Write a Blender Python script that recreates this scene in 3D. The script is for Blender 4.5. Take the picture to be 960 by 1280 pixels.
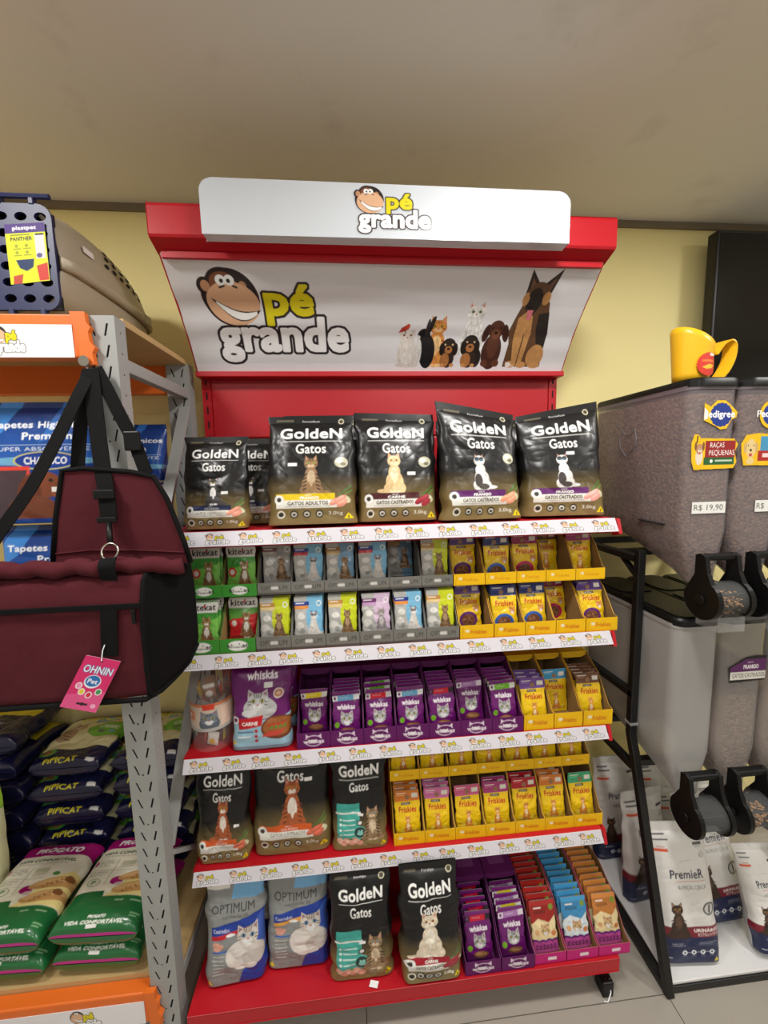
import bpy, math, random
import numpy as np
from mathutils import Vector, Matrix
from mathutils.geometry import tessellate_polygon

# ------------------------------------------------------------------ clear
for o in list(bpy.data.objects): bpy.data.objects.remove(o, do_unlink=True)
SC = bpy.context.scene
COL = SC.collection
random.seed(7); RNG = np.random.RandomState(11)

def lin(c):
    c = np.asarray(c, float)/255.0
    return np.where(c <= .04045, c/12.92, ((c+.055)/1.055)**2.4)

# ------------------------------------------------------------------ camera
FPX, PITCH, YAW, ROLL, CAMH = 486.18, .1125, .0859, .0219, 1.68
def setup_camera():
    cd = bpy.data.cameras.new('camera'); co = bpy.data.objects.new('camera', cd); COL.objects.link(co)
    cd.sensor_fit = 'VERTICAL'; cd.sensor_height = 36.0; cd.lens = FPX/1280*36.0
    cd.clip_start = .02; cd.clip_end = 50
    right = Vector((math.cos(YAW), -math.sin(YAW), 0)); f0 = Vector((math.sin(YAW), math.cos(YAW), 0)); z = Vector((0,0,1))
    fw = math.cos(PITCH)*f0 - math.sin(PITCH)*z; up = math.sin(PITCH)*f0 + math.cos(PITCH)*z
    r2 = math.cos(ROLL)*right - math.sin(ROLL)*up; u2 = math.sin(ROLL)*right + math.cos(ROLL)*up
    m = Matrix((r2, u2, -fw)).transposed().to_4x4(); m.translation = (0, 0, CAMH)
    co.matrix_world = m
    SC.camera = co
setup_camera()

# ------------------------------------------------------------------ world, lights, exposure
SC.view_settings.view_transform = 'Standard'; SC.view_settings.look = 'None'
SC.view_settings.gamma = 1.0; SC.view_settings.use_curve_mapping = False
SC.view_settings.exposure = 0.35
W = bpy.data.worlds.new('room_world'); SC.world = W; W.use_nodes = True
W.node_tree.nodes['Background'].inputs[0].default_value = (.9, .92, 1.0, 1); W.node_tree.nodes['Background'].inputs[1].default_value = .05
CEIL = 2.648
# square LED panels recessed in the shop's ceiling: (x, y, size, watts)
PANELS = [(.51, .50, .24, 13.5), (2.05, .50, .24, 14.5), (-1.05, .42, .24, 12.0),
          (.51, -1.0, .24, 7.0), (2.05, -1.0, .24, 7.0), (-1.05, -1.0, .24, 7.0), (-1.05, -2.5, .24, 6.0), (.51, -2.5, .24, 6.0), (2.05, -2.5, .24, 6.0)]
LIGHT_RGB = (1.0, .975, .94)
for (x, y, s, p) in PANELS:
    ld = bpy.data.lights.new('panel_light', 'AREA'); ld.shape = 'SQUARE'; ld.size = s*.94; ld.energy = p; ld.color = LIGHT_RGB
    lo = bpy.data.objects.new('panel_light', ld); lo.location = (x, y, CEIL-.016); COL.objects.link(lo)

# ------------------------------------------------------------------ materials
MATS = {}
def _new(name):
    m = bpy.data.materials.new(name); m.use_nodes = True
    return m, m.node_tree, m.node_tree.nodes['Principled BSDF']
def mat(name, rgb, rough=.5, metal=0, coat=0, alpha=1, noise=0, nscale=20, bump=0, bscale=200, spec=.5, emit=0):
    if name in MATS: return MATS[name]
    m, t, b = _new(name); c = lin(rgb)
    b.inputs['Base Color'].default_value = (*c, 1); b.inputs['Roughness'].default_value = rough
    b.inputs['Metallic'].default_value = metal; b.inputs['Coat Weight'].default_value = coat
    b.inputs['Coat Roughness'].default_value = .15; b.inputs['Alpha'].default_value = alpha
    b.inputs['Specular IOR Level'].default_value = spec
    if emit:
        b.inputs['Emission Color'].default_value = (*c, 1); b.inputs['Emission Strength'].default_value = emit
    tc = t.nodes.new('ShaderNodeTexCoord')
    if noise:
        n = t.nodes.new('ShaderNodeTexNoise'); n.inputs['Scale'].default_value = nscale; n.inputs['Detail'].default_value = 5
        t.links.new(tc.outputs['Object'], n.inputs['Vector'])
        mx = t.nodes.new('ShaderNodeMix'); mx.data_type = 'RGBA'
        mx.inputs['A'].default_value = (*(c*(1-noise)), 1); mx.inputs['B'].default_value = (*np.clip(c*(1+noise), 0, 1), 1)
        t.links.new(n.outputs['Fac'], mx.inputs['Factor']); t.links.new(mx.outputs['Result'], b.inputs['Base Color'])
    if bump:
        n = t.nodes.new('ShaderNodeTexNoise'); n.inputs['Scale'].default_value = bscale; n.inputs['Detail'].default_value = 3
        t.links.new(tc.outputs['Object'], n.inputs['Vector'])
        bp = t.nodes.new('ShaderNodeBump'); bp.inputs['Strength'].default_value = bump; bp.inputs['Distance'].default_value = .002
        t.links.new(n.outputs['Fac'], bp.inputs['Height']); t.links.new(bp.outputs['Normal'], b.inputs['Normal'])
    MATS[name] = m
    return m
def mat_print(name, rough, coat, spec=.5, metal=0):
    m, t, b = _new(name)
    a = t.nodes.new('ShaderNodeVertexColor'); a.layer_name = 'Col'
    t.links.new(a.outputs['Color'], b.inputs['Base Color'])
    b.inputs['Roughness'].default_value = rough; b.inputs['Coat Weight'].default_value = coat
    b.inputs['Coat Roughness'].default_value = .12; b.inputs['Specular IOR Level'].default_value = spec; b.inputs['Metallic'].default_value = metal
    MATS[name] = m
    return m
FOIL = mat_print('printed_foil', .27, .2, .45)
MATTEFOIL = mat_print('printed_matte_foil', .38, .12)
BAGFOIL = mat_print('printed_satin_foil', .36, .05, .4)
CARD = mat_print('printed_card', .55, 0, .3)
VINYL = mat_print('printed_vinyl', .45, .1, .4)
GLOSSY = mat_print('printed_glossy_panel', .25, .4)

def mat_kibble(name, c1, c2, scale):
    m, t, b = _new(name)
    tc = t.nodes.new('ShaderNodeTexCoord'); v = t.nodes.new('ShaderNodeTexVoronoi'); v.inputs['Scale'].default_value = scale
    t.links.new(tc.outputs['Object'], v.inputs['Vector'])
    mx = t.nodes.new('ShaderNodeMix'); mx.data_type = 'RGBA'; mx.inputs['A'].default_value = (*lin(c1), 1); mx.inputs['B'].default_value = (*lin(c2), 1)
    sp = t.nodes.new('ShaderNodeSeparateColor'); t.links.new(v.outputs['Color'], sp.inputs[0]); t.links.new(sp.outputs[0], mx.inputs['Factor'])
    t.links.new(mx.outputs['Result'], b.inputs['Base Color']); b.inputs['Roughness'].default_value = .8
    bp = t.nodes.new('ShaderNodeBump'); bp.invert = True; bp.inputs['Strength'].default_value = 1; bp.inputs['Distance'].default_value = .006
    t.links.new(v.outputs['Distance'], bp.inputs['Height']); t.links.new(bp.outputs['Normal'], b.inputs['Normal'])
    MATS[name] = m
    return m

RED = mat('red_powder_coat', (184, 15, 31), .42, bump=.05, bscale=500)
WHITE = mat('white_plastic', (238, 240, 242), .3)
DARKIN = mat('hole_shade', (22, 21, 20), .9)  # near-black standing in for the shade inside slots and openings
BLACK = mat('black_plastic', (14, 14, 15), .4, spec=.28)
BLACKMET = mat('black_metal', (17, 17, 18), .45)
GREYMET = mat('grey_painted_steel', (158, 160, 158), .45, noise=.05, nscale=8)
ORANGE = mat('orange_painted_steel', (232, 112, 34), .42)
WOOD = mat('pale_mdf_board', (196, 164, 112), .6, noise=.12, nscale=14)
CLEAR = mat('clear_plastic', (225, 228, 228), .06, alpha=.09, coat=.5)
CARDB = mat('brown_card', (150, 117, 70), .75, noise=.06, nscale=60)

# ------------------------------------------------------------------ scene graph helpers
ORG = {}
def link(o, parent=None):
    COL.objects.link(o)
    if parent is not None: o.parent = parent
    return o
def tag(o, label=None, cat=None, group=None, kind=None):
    if label: o['label'] = label
    if cat: o['category'] = cat
    if group: o['group'] = group
    if kind: o['kind'] = kind
    return o
def thing(name, label, cat, loc=(0, 0, 0), rz=0, group=None):
    o = bpy.data.objects.new(name, None); o.empty_display_size = .05
    o.location = loc; o.rotation_euler = (0, 0, rz); link(o); ORG[o] = np.array(loc, float)
    return tag(o, label, cat, group)
def org(p): return ORG.get(p, np.zeros(3))

def mk(name, V, F, mats, parent=None, col=None, smooth=False, mi=None, world=True):
    """link one mesh object; V in world space when world (offset to the parent's origin)"""
    V = np.asarray(V, float)
    if world and parent is not None: V = V-org(parent)
    me = bpy.data.meshes.new(name); me.from_pydata(V.tolist(), [], F if isinstance(F, list) else F.tolist())
    for m in (mats if isinstance(mats, (list, tuple)) else [mats]): me.materials.append(m)
    if mi is not None: me.polygons.foreach_set('material_index', np.asarray(mi, np.int32))
    if smooth: me.polygons.foreach_set('use_smooth', np.ones(len(me.polygons), bool))
    if col is not None:
        a = me.color_attributes.new('Col', 'FLOAT_COLOR', 'POINT')
        c = np.ones((len(V), 4), np.float32); c[:, :3] = col
        a.data.foreach_set('color', c.ravel())
    me.update()
    o = bpy.data.objects.new(name, me); link(o, parent)
    if parent is not None: ORG[o] = org(parent)
    return o

class MB:
    def __init__(s): s.V = []; s.F = []; s.M = []; s.cur = 0
    def m(s, i): s.cur = i; return s
    def add(s, V, F):
        n = len(s.V); s.V += [tuple(map(float, v)) for v in V]; s.F += [tuple(n+i for i in f) for f in F]; s.M += [s.cur]*len(F); return s
    def box(s, x0, x1, y0, y1, z0, z1, M=None):
        V = [(x, y, z) for z in (z0, z1) for y in (y0, y1) for x in (x0, x1)]
        if M is not None: V = [M @ Vector(v) for v in V]
        return s.add(V, [(0,2,3,1), (4,5,7,6), (0,1,5,4), (2,6,7,3), (0,4,6,2), (1,3,7,5)])
    def prism(s, pts, a, b, ax='x', M=None):
        """closed 2-D outline swept from a to b along ax; pts are the other two axes in xyz order"""
        def P(p, t): return {'x': (t, p[0], p[1]), 'y': (p[0], t, p[1]), 'z': (p[0], p[1], t)}[ax]
        n = len(pts); V = [P(p, a) for p in pts]+[P(p, b) for p in pts]
        if M is not None: V = [M @ Vector(v) for v in V]
        tri = tessellate_polygon([[Vector((p[0], p[1], 0)) for p in pts]])
        F = [tuple(t) for t in tri]+[tuple(n+i for i in reversed(t)) for t in tri]+[(i, (i+1) % n, n+(i+1) % n, n+i) for i in range(n)]
        return s.add(V, F)
    def tube(s, path, r, n=8, cap=True, flat=None):
        path = [Vector(p) for p in path]; rings = []
        up = None
        for i, p in enumerate(path):
            d = (path[min(i+1, len(path)-1)]-path[max(i-1, 0)]).normalized()
            if up is None or abs(up.dot(d)) > .95:
                up = Vector((0, 0, 1)) if abs(d.z) < .9 else Vector((0, 1, 0))
            e1 = d.cross(up).normalized(); e2 = e1.cross(d).normalized(); up = e2
            ri = r[i] if isinstance(r, (list, tuple)) else r
            rings.append([p+e1*math.cos(2*math.pi*k/n)*ri+e2*math.sin(2*math.pi*k/n)*ri*(flat or 1) for k in range(n)])
        V = [v for R in rings for v in R]; F = []
        for i in range(len(path)-1):
            for k in range(n): F.append((i*n+k, i*n+(k+1) % n, (i+1)*n+(k+1) % n, (i+1)*n+k))
        if cap: F += [tuple(range(n))[::-1], tuple((len(path)-1)*n+k for k in range(n))]
        return s.add(V, F)
    def bar(s, a, b, wdt, hgt, up=(0, 0, 1)):
        a = Vector(a); b = Vector(b); d = (b-a).normalized(); u = Vector(up)
        if abs(u.dot(d)) > .98: u = Vector((0, 1, 0))
        e1 = d.cross(u).normalized()*wdt/2; e2 = e1.normalized().cross(d).normalized()*hgt/2
        V = [q+i*e1+j*e2 for q in (a, b) for (i, j) in ((-1,-1), (1,-1), (1,1), (-1,1))]
        return s.add(V, [(3,2,1,0), (4,5,6,7), (0,1,5,4), (1,2,6,5), (2,3,7,6), (3,0,4,7)])
    def lathe(s, prof, n=24, M=None):
        V = [(r*math.cos(2*math.pi*k/n), r*math.sin(2*math.pi*k/n), z) for (r, z) in prof for k in range(n)]
        if M is not None: V = [M @ Vector(v) for v in V]
        F = [(i*n+k, i*n+(k+1) % n, (i+1)*n+(k+1) % n, (i+1)*n+k) for i in range(len(prof)-1) for k in range(n)]
        return s.add(V, F)
    def plate(s, outer, holes, t, M):
        """flat plate with real through holes: outlines in xy, thickness t along z, placed by M"""
        loops = [outer]+holes; flat = [p for L in loops for p in L]; n = len(flat)
        tri = tessellate_polygon([[Vector((p[0], p[1], 0)) for p in L] for L in loops])
        V = [M @ Vector((p[0], p[1], 0)) for p in flat]+[M @ Vector((p[0], p[1], t)) for p in flat]
        F = [tuple(q) for q in tri]+[tuple(n+i for i in reversed(q)) for q in tri]; k = 0
        for L in loops:
            m = len(L); F += [(k+i, k+(i+1) % m, n+k+(i+1) % m, n+k+i) for i in range(m)]; k += m
        return s.add(V, F)
    def build(s, name, mats, parent=None, smooth=False, bevel=0, seg=2, world=True, auto=False):
        o = mk(name, s.V, s.F, mats, parent, smooth=smooth or auto, mi=s.M, world=world)
        if bevel:
            b = o.modifiers.new('bevel', 'BEVEL'); b.width = bevel; b.segments = seg; b.limit_method = 'ANGLE'; b.angle_limit = .7
        if auto:
            o.data.set_sharp_from_angle(angle=.7)
        return o
def copy_tree(o, parent=None):
    c = o.copy(); COL.objects.link(c); c.parent = parent
    for ch in list(o.children): copy_tree(ch, c)
    return c
def pts_ell(cx, cy, rx, ry, n=16, rot=0):
    c, s = math.cos(rot), math.sin(rot)
    return [(cx+rx*math.cos(a)*c-ry*math.sin(a)*s, cy+rx*math.cos(a)*s+ry*math.sin(a)*c) for a in [2*math.pi*i/n for i in range(n)]]
def rrect(x0, x1, y0, y1, r, n=5):
    out = []
    for (cx, cy, a0) in ((x1-r, y1-r, 0), (x0+r, y1-r, 90), (x0+r, y0+r, 180), (x1-r, y0+r, 270)):
        out += [(cx+r*math.cos(math.radians(a0+90*i/n)), cy+r*math.sin(math.radians(a0+90*i/n))) for i in range(n+1)]
    return out
def frame_M(o, ex, ey):
    ex = Vector(ex).normalized(); ez = ex.cross(Vector(ey)).normalized(); ey = ez.cross(ex)
    m = Matrix((ex, ey, ez)).transposed().to_4x4(); m.translation = o
    return m
ORD = ['first', 'second', 'third', 'fourth', 'fifth', 'sixth', 'seventh', 'eighth', 'ninth', 'tenth', 'eleventh', 'twelfth', 'thirteenth', 'fourteenth', 'fifteenth']

# ------------------------------------------------------------------ noise
def vnoise(x, y, seed=0):
    r = np.random.RandomState(seed); T = r.rand(64, 64)
    xi = np.floor(x).astype(int); yi = np.floor(y).astype(int); fx = x-xi; fy = y-yi
    fx = fx*fx*(3-2*fx); fy = fy*fy*(3-2*fy); g = lambda a, b: T[a % 64, b % 64]
    return (g(xi, yi)*(1-fx)+g(xi+1, yi)*fx)*(1-fy)+(g(xi, yi+1)*(1-fx)+g(xi+1, yi+1)*fx)*fy
def wrinkle(S, T, asp, seed):
    """creased-film relief, roughly -1..1; S,T in 0..1, asp = height/width"""
    w = np.zeros_like(S); r = np.random.RandomState(seed)
    for k in range(4):
        a = r.uniform(-.9, .9); f = (2.0, 3.2, 5.0, 8.0)[k]
        x = (S*math.cos(a)+T*asp*math.sin(a))*f; y = (-S*math.sin(a)+T*asp*math.cos(a))*f*1.7
        n = vnoise(x+9*k+seed, y+5*k, seed*7+k)
        w += (1-np.abs(2*n-1)*2)*(.5, .34, .22, .1)[k]
    return w

# ------------------------------------------------------------------ printed artwork: drawn in code, stored as vertex colours
_TX = {}
def text_tris(s):
    k = s
    if k in _TX: return _TX[k]
    cu = bpy.data.curves.new('t', 'FONT'); cu.body = s; cu.size = 1; cu.resolution_u = 3; cu.space_character = 1.04
    o = bpy.data.objects.new('t', cu); COL.objects.link(o)
    me = bpy.data.meshes.new_from_object(o); me.calc_loop_triangles()
    V = np.array([v.co[:2] for v in me.vertices]); T = np.array([t.vertices[:] for t in me.loop_triangles])
    bpy.data.objects.remove(o, do_unlink=True); bpy.data.curves.remove(cu); bpy.data.meshes.remove(me)
    P = V[T]; lo = P.min((0, 1)); hi = P.max((0, 1))
    _TX[k] = (P, lo, hi)
    return _TX[k]
class Art:
    """canvas of nx by ny cells; u,v in 0..1, v down; asp = width/height; radii in heights"""
    def __init__(s, nx, ny, asp, bg, ss=3):
        s.nx, s.ny, s.asp, s.ss = nx, ny, asp, ss; s.w, s.h = nx*ss, ny*ss
        s.C = np.empty((s.h, s.w, 3)); s.C[:] = lin(bg)
    def _fill(s, x0, x1, y0, y1, fn, col, a=1):
        X0, X1 = max(0, int(x0*s.w)-1), min(s.w, int(x1*s.w)+2); Y0, Y1 = max(0, int(y0*s.h)-1), min(s.h, int(y1*s.h)+2)
        if X1 <= X0 or Y1 <= Y0: return
        X, Y = np.meshgrid((np.arange(X0, X1)+.5)/s.w, (np.arange(Y0, Y1)+.5)/s.h)
        m = fn(X, Y); sub = s.C[Y0:Y1, X0:X1]; c = lin(col)
        sub[m] = sub[m]*(1-a)+c*a
    def rect(s, x0, y0, x1, y1, col, a=1): s._fill(x0, x1, y0, y1, lambda X, Y: (X >= x0) & (X <= x1) & (Y >= y0) & (Y <= y1), col, a); return s
    def vgrad(s, y0, y1, c0, c1, x0=0, x1=1):
        Y0, Y1 = int(y0*s.h), int(y1*s.h); X0, X1 = int(x0*s.w), int(x1*s.w)
        t = np.linspace(0, 1, max(1, Y1-Y0))[:, None, None]; s.C[Y0:Y1, X0:X1] = lin(c0)*(1-t)+lin(c1)*t
        return s
    def poly(s, P, col, a=1):
        P = np.asarray(P, float)
        def fn(X, Y):
            m = np.zeros(X.shape, bool); n = len(P)
            for i in range(n):
                (ax, ay), (bx, by) = P[i], P[(i+1) % n]
                if ay == by: continue
                c = ((ay > Y) != (by > Y)) & (X < (bx-ax)*(Y-ay)/(by-ay)+ax)
                m ^= c
            return m
        s._fill(P[:, 0].min(), P[:, 0].max(), P[:, 1].min(), P[:, 1].max(), fn, col, a); return s
    def ell(s, u, v, rx, ry, col, rot=0, a=1, ring=0):
        c, sn = math.cos(rot), math.sin(rot); R = max(rx, ry)
        def fn(X, Y):
            x = (X-u)*s.asp; y = Y-v; p = (x*c+y*sn)/rx; q = (-x*sn+y*c)/ry; d = p*p+q*q
            return (d <= 1) & (d >= ring*ring) if ring else d <= 1
        s._fill(u-R/s.asp, u+R/s.asp, v-R, v+R, fn, col, a); return s
    def line(s, u0, v0, u1, v1, w, col, a=1):
        dx, dy = (u1-u0)*s.asp, v1-v0; L = math.hypot(dx, dy) or 1; nx, ny = -dy/L*w/2/s.asp, dx/L*w/2
        return s.poly([(u0+nx, v0+ny), (u1+nx, v1+ny), (u1-nx, v1-ny), (u0-nx, v0-ny)], col, a)
    def text(s, t, x0, y0, x1, y1, col, bold=.02, shear=0, rot=0, fit=None):
        """text whose bounding box fills x0..x1, y0..y1 (top..bottom); strokes thickened by bold (in ems); fit: thickening the box allows for"""
        P, lo, hi = text_tris(t); em = (y1-y0)*s.h/(hi[1]-lo[1]); f = (bold if fit is None else fit)*em
        fx, fy = f/s.w, f/s.h; R = int(round(bold*em))
        Q = (P-lo)/(hi-lo)
        X = x0+fx+Q[..., 0]*(x1-x0-2*fx); Y = y1-fy-Q[..., 1]*(y1-y0-2*fy)
        if shear: X = X+(y1-Y)*shear/s.asp
        if rot:
            cx, cy = (x0+x1)/2, (y0+y1)/2; c, sn = math.cos(rot), math.sin(rot); dx, dy = (X-cx)*s.asp, Y-cy
            X, Y = cx+(dx*c-dy*sn)/s.asp, cy+dx*sn+dy*c
        PX = X*s.w; PY = Y*s.h
        ox, oy = int(PX.min())-R-2, int(PY.min())-R-2; w, h = int(PX.max())-ox+R+3, int(PY.max())-oy+R+3
        M = np.zeros((h, w), bool); PX = PX-ox; PY = PY-oy
        for px, py in zip(PX, PY):
            a0, a1 = max(0, int(px.min()-.5)), min(w, int(px.max()+1.5)); b0, b1 = max(0, int(py.min()-.5)), min(h, int(py.max()+1.5))
            gx = np.arange(a0, a1)+.5; gy = (np.arange(b0, b1)+.5)[:, None]
            d = (px[1]-px[0])*(py[2]-py[0])-(px[2]-px[0])*(py[1]-py[0])
            if abs(d) < 1e-9: continue
            w1 = ((gx-px[0])*(py[2]-py[0])-(px[2]-px[0])*(gy-py[0]))/d; w2 = ((px[1]-px[0])*(gy-py[0])-(gx-px[0])*(py[1]-py[0]))/d
            M[b0:b1, a0:a1] |= (w1 >= -.01) & (w2 >= -.01) & (w1+w2 <= 1.01)
        for k in range(R):
            N = M.copy(); N[1:] |= M[:-1]; N[:-1] |= M[1:]; N[:, 1:] |= M[:, :-1]; N[:, :-1] |= M[:, 1:]
            if k % 2: N[1:, 1:] |= M[:-1, :-1]; N[:-1, :-1] |= M[1:, 1:]; N[1:, :-1] |= M[:-1, 1:]; N[:-1, 1:] |= M[1:, :-1]
            M = N
        Y0, Y1, X0, X1 = max(0, oy), min(s.h, oy+h), max(0, ox), min(s.w, ox+w)
        if Y1 > Y0 and X1 > X0: s.C[Y0:Y1, X0:X1][M[Y0-oy:Y1-oy, X0-ox:X1-ox]] = lin(col)
        return s
    def shift(s, f):
        """push the artwork down by f so that its top wraps over the far end of a lying bag"""
        r = np.clip(((np.arange(s.h)+.5)/s.h-f)/(1-f), 0, .9999); s.C = s.C[(r*s.h).astype(int)]; return s
    def cells(s): return s.C.reshape(s.ny, s.ss, s.nx, s.ss, 3).mean((1, 3))
    # ---- sprites
    def shop_logo(s, x0, y0, x1, y1, small=False):
        """cartoon ape head with the words pe grande; box of the whole logo"""
        X = lambda t: x0+(x1-x0)*t; Y = lambda t: y0+(y1-y0)*t; k = (y1-y0)
        dk = (42, 32, 34)
        s.ell(X(.04), Y(.17), .075*k, .085*k, dk); s.ell(X(.29), Y(.17), .07*k, .08*k, dk)
        s.ell(X(.19), Y(.29), .285*k, .29*k, dk); s.ell(X(.16), Y(.13), .16*k, .135*k, dk)
        s.ell(X(.16), Y(.135), .125*k, .10*k, (122, 72, 50)); s.ell(X(.045), Y(.17), .045*k, .055*k, (190, 140, 105)); s.ell(X(.285), Y(.17), .04*k, .05*k, (190, 140, 105))
        s.ell(X(.20), Y(.345), .262*k, .222*k, (222, 176, 140), .12)
        s.ell(X(.15), Y(.115), .05*k, .05*k, (245, 245, 245)); s.ell(X(.205), Y(.115), .05*k, .05*k, (245, 245, 245))
        s.ell(X(.155), Y(.12), .018*k, .02*k, dk); s.ell(X(.20), Y(.12), .018*k, .02*k, dk)
        s.line(X(.13), Y(.185), X(.17), Y(.165), .02*k, dk); s.line(X(.22), Y(.165), X(.25), Y(.185), .02*k, dk)
        A = [(X(.055+.32*t), Y(.285+.13*t+.17*math.sin(math.pi*t)**.8)) for t in np.linspace(0, 1, 12)]
        B = [(X(.055+.32*t), Y(.285+.13*t+.07*math.sin(math.pi*t))) for t in np.linspace(1, 0, 12)]
        s.poly(A+B, dk); mid = lambda p, q, f: (p[0]*(1-f)+q[0]*f, p[1]*(1-f)+q[1]*f)
        Bi = B[::-1]; s.poly([mid(A[i], Bi[i], .13) for i in range(1, 11)]+[mid(A[i], Bi[i], .87) for i in range(10, 0, -1)], (246, 246, 244))
        b0, b1 = (.038, .085)
        s.text('grande', X(.04), Y(.47), X(.985), Y(.985), dk, b1, fit=b0)
        s.text('pé', X(.405), Y(.14), X(.745), Y(.57), dk, b1, fit=b0)
        s.text('pé', X(.405), Y(.14), X(.745), Y(.57), (222, 208, 20), b0, fit=b0)
        s.text('grande', X(.04), Y(.47), X(.985), Y(.985), (244, 244, 246), b0, fit=b0)
        return s
    def cat(s, u, v, H, body, chest, stripe=None, ear=None, eye=(190, 170, 70), turn=0, mask=None, tail=1, nose=(190, 110, 100)):
        """sitting cat, feet at v, H tall"""
        E = lambda x, y, rx, ry, c, rot=0: s.ell(u+x*H/s.asp, v-y*H, rx*H, ry*H, c, rot)
        hx = turn; before = s.C.copy()
        if tail: E(.28*tail, .06, .17, .05, body)
        E(0, .26, .225, .27, body); E(-.15, .12, .13, .13, body); E(.15, .12, .13, .13, body); E(hx*.5, .5, .15, .2, body)
        if stripe is not None:
            for i in range(5):
                for sg in (-1, 1): E(sg*.15, .16+.085*i, .075, .016, stripe, sg*.45)
        E(hx*.5, .42, .10, .20, chest)
        E(-.065, .16, .055, .17, body); E(.065, .16, .055, .17, body); E(-.07, .03, .065, .035, chest); E(.07, .03, .065, .035, chest)
        for sg in (-1, 1):
            T = lambda pts, c: s.poly([(u+(hx+sg*a)*H/s.asp, v-b*H) for a, b in pts], c)
            T([(.155, .79), (.135, 1.0), (.03, .89)], ear or body); T([(.128, .83), (.12, .95), (.06, .88)], (205, 150, 140))
        E(hx, .78, .165, .135, body)
        if mask is not None: E(hx-.07, .82, .07, .06, mask); E(hx+.07, .82, .07, .06, mask)
        if stripe is not None:
            for x in (-.04, 0, .04): E(hx+x, .875, .01, .04, stripe)
            for sg in (-1, 1): E(hx+sg*.125, .75, .04, .01, stripe, sg*.3)
        E(hx-.035, .725, .05, .042, chest); E(hx+.035, .725, .05, .042, chest); E(hx, .75, .018, .013, nose)
        for sg in (-1, 1): E(hx+sg*.065, .80, .032, .025, eye); E(hx+sg*.065, .80, .012, .024, (20, 18, 15))
        return s.fur(before, H, .36)
    def fur(s, before, H, k=.55):
        """hairy mottling over whatever was drawn since `before`"""
        m = np.abs(s.C-before).max(-1) > 1e-6
        if not m.any(): return s
        yy, xx = np.nonzero(m); f = 60.0/(H*s.h)
        n = vnoise(xx*f*.9, yy*f*.35, 5)*.6+vnoise(xx*f*.25+9, yy*f*.2, 6)*.4
        s.C[yy, xx] *= (1+k*(n-.5)*1.3)[:, None]; np.clip(s.C, 0, 1, out=s.C)
        return s
    def cat_face(s, u, v, R, fur=(176, 176, 176), dark=(70, 70, 74), eye=(196, 190, 120)):
        E = lambda x, y, rx, ry, c, rot=0: s.ell(u+x*R/s.asp, v+y*R, rx*R, ry*R, c, rot); before = s.C.copy()
        for sg in (-1, 1):
            s.poly([(u+sg*a*R/s.asp, v+b*R) for a, b in ((.98, -.1), (.9, -1.05), (.2, -.6))], fur)
            s.poly([(u+sg*a*R/s.asp, v+b*R) for a, b in ((.85, -.25), (.82, -.85), (.4, -.55))], (150, 110, 118))
        E(0, .1, 1, .8, fur)
        for x in (-.3, -.1, .1, .3): E(x, -.45, .05, .25, dark, x)
        for sg in (-1, 1):
            for y in (.05, .3): E(sg*.8, y, .2, .05, dark, sg*.3)
            E(sg*.42, 0, .24, .2, dark); E(sg*.42, 0, .2, .16, eye); E(sg*.42, 0, .09, .15, (12, 12, 12))
        E(-.2, .5, .26, .2, (226, 226, 226)); E(.2, .5, .26, .2, (226, 226, 226)); E(0, .34, .12, .08, (190, 110, 110)); E(0, .78, .3, .12, (220, 220, 220))
        return s.fur(before, R*2.5, .25)

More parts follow.
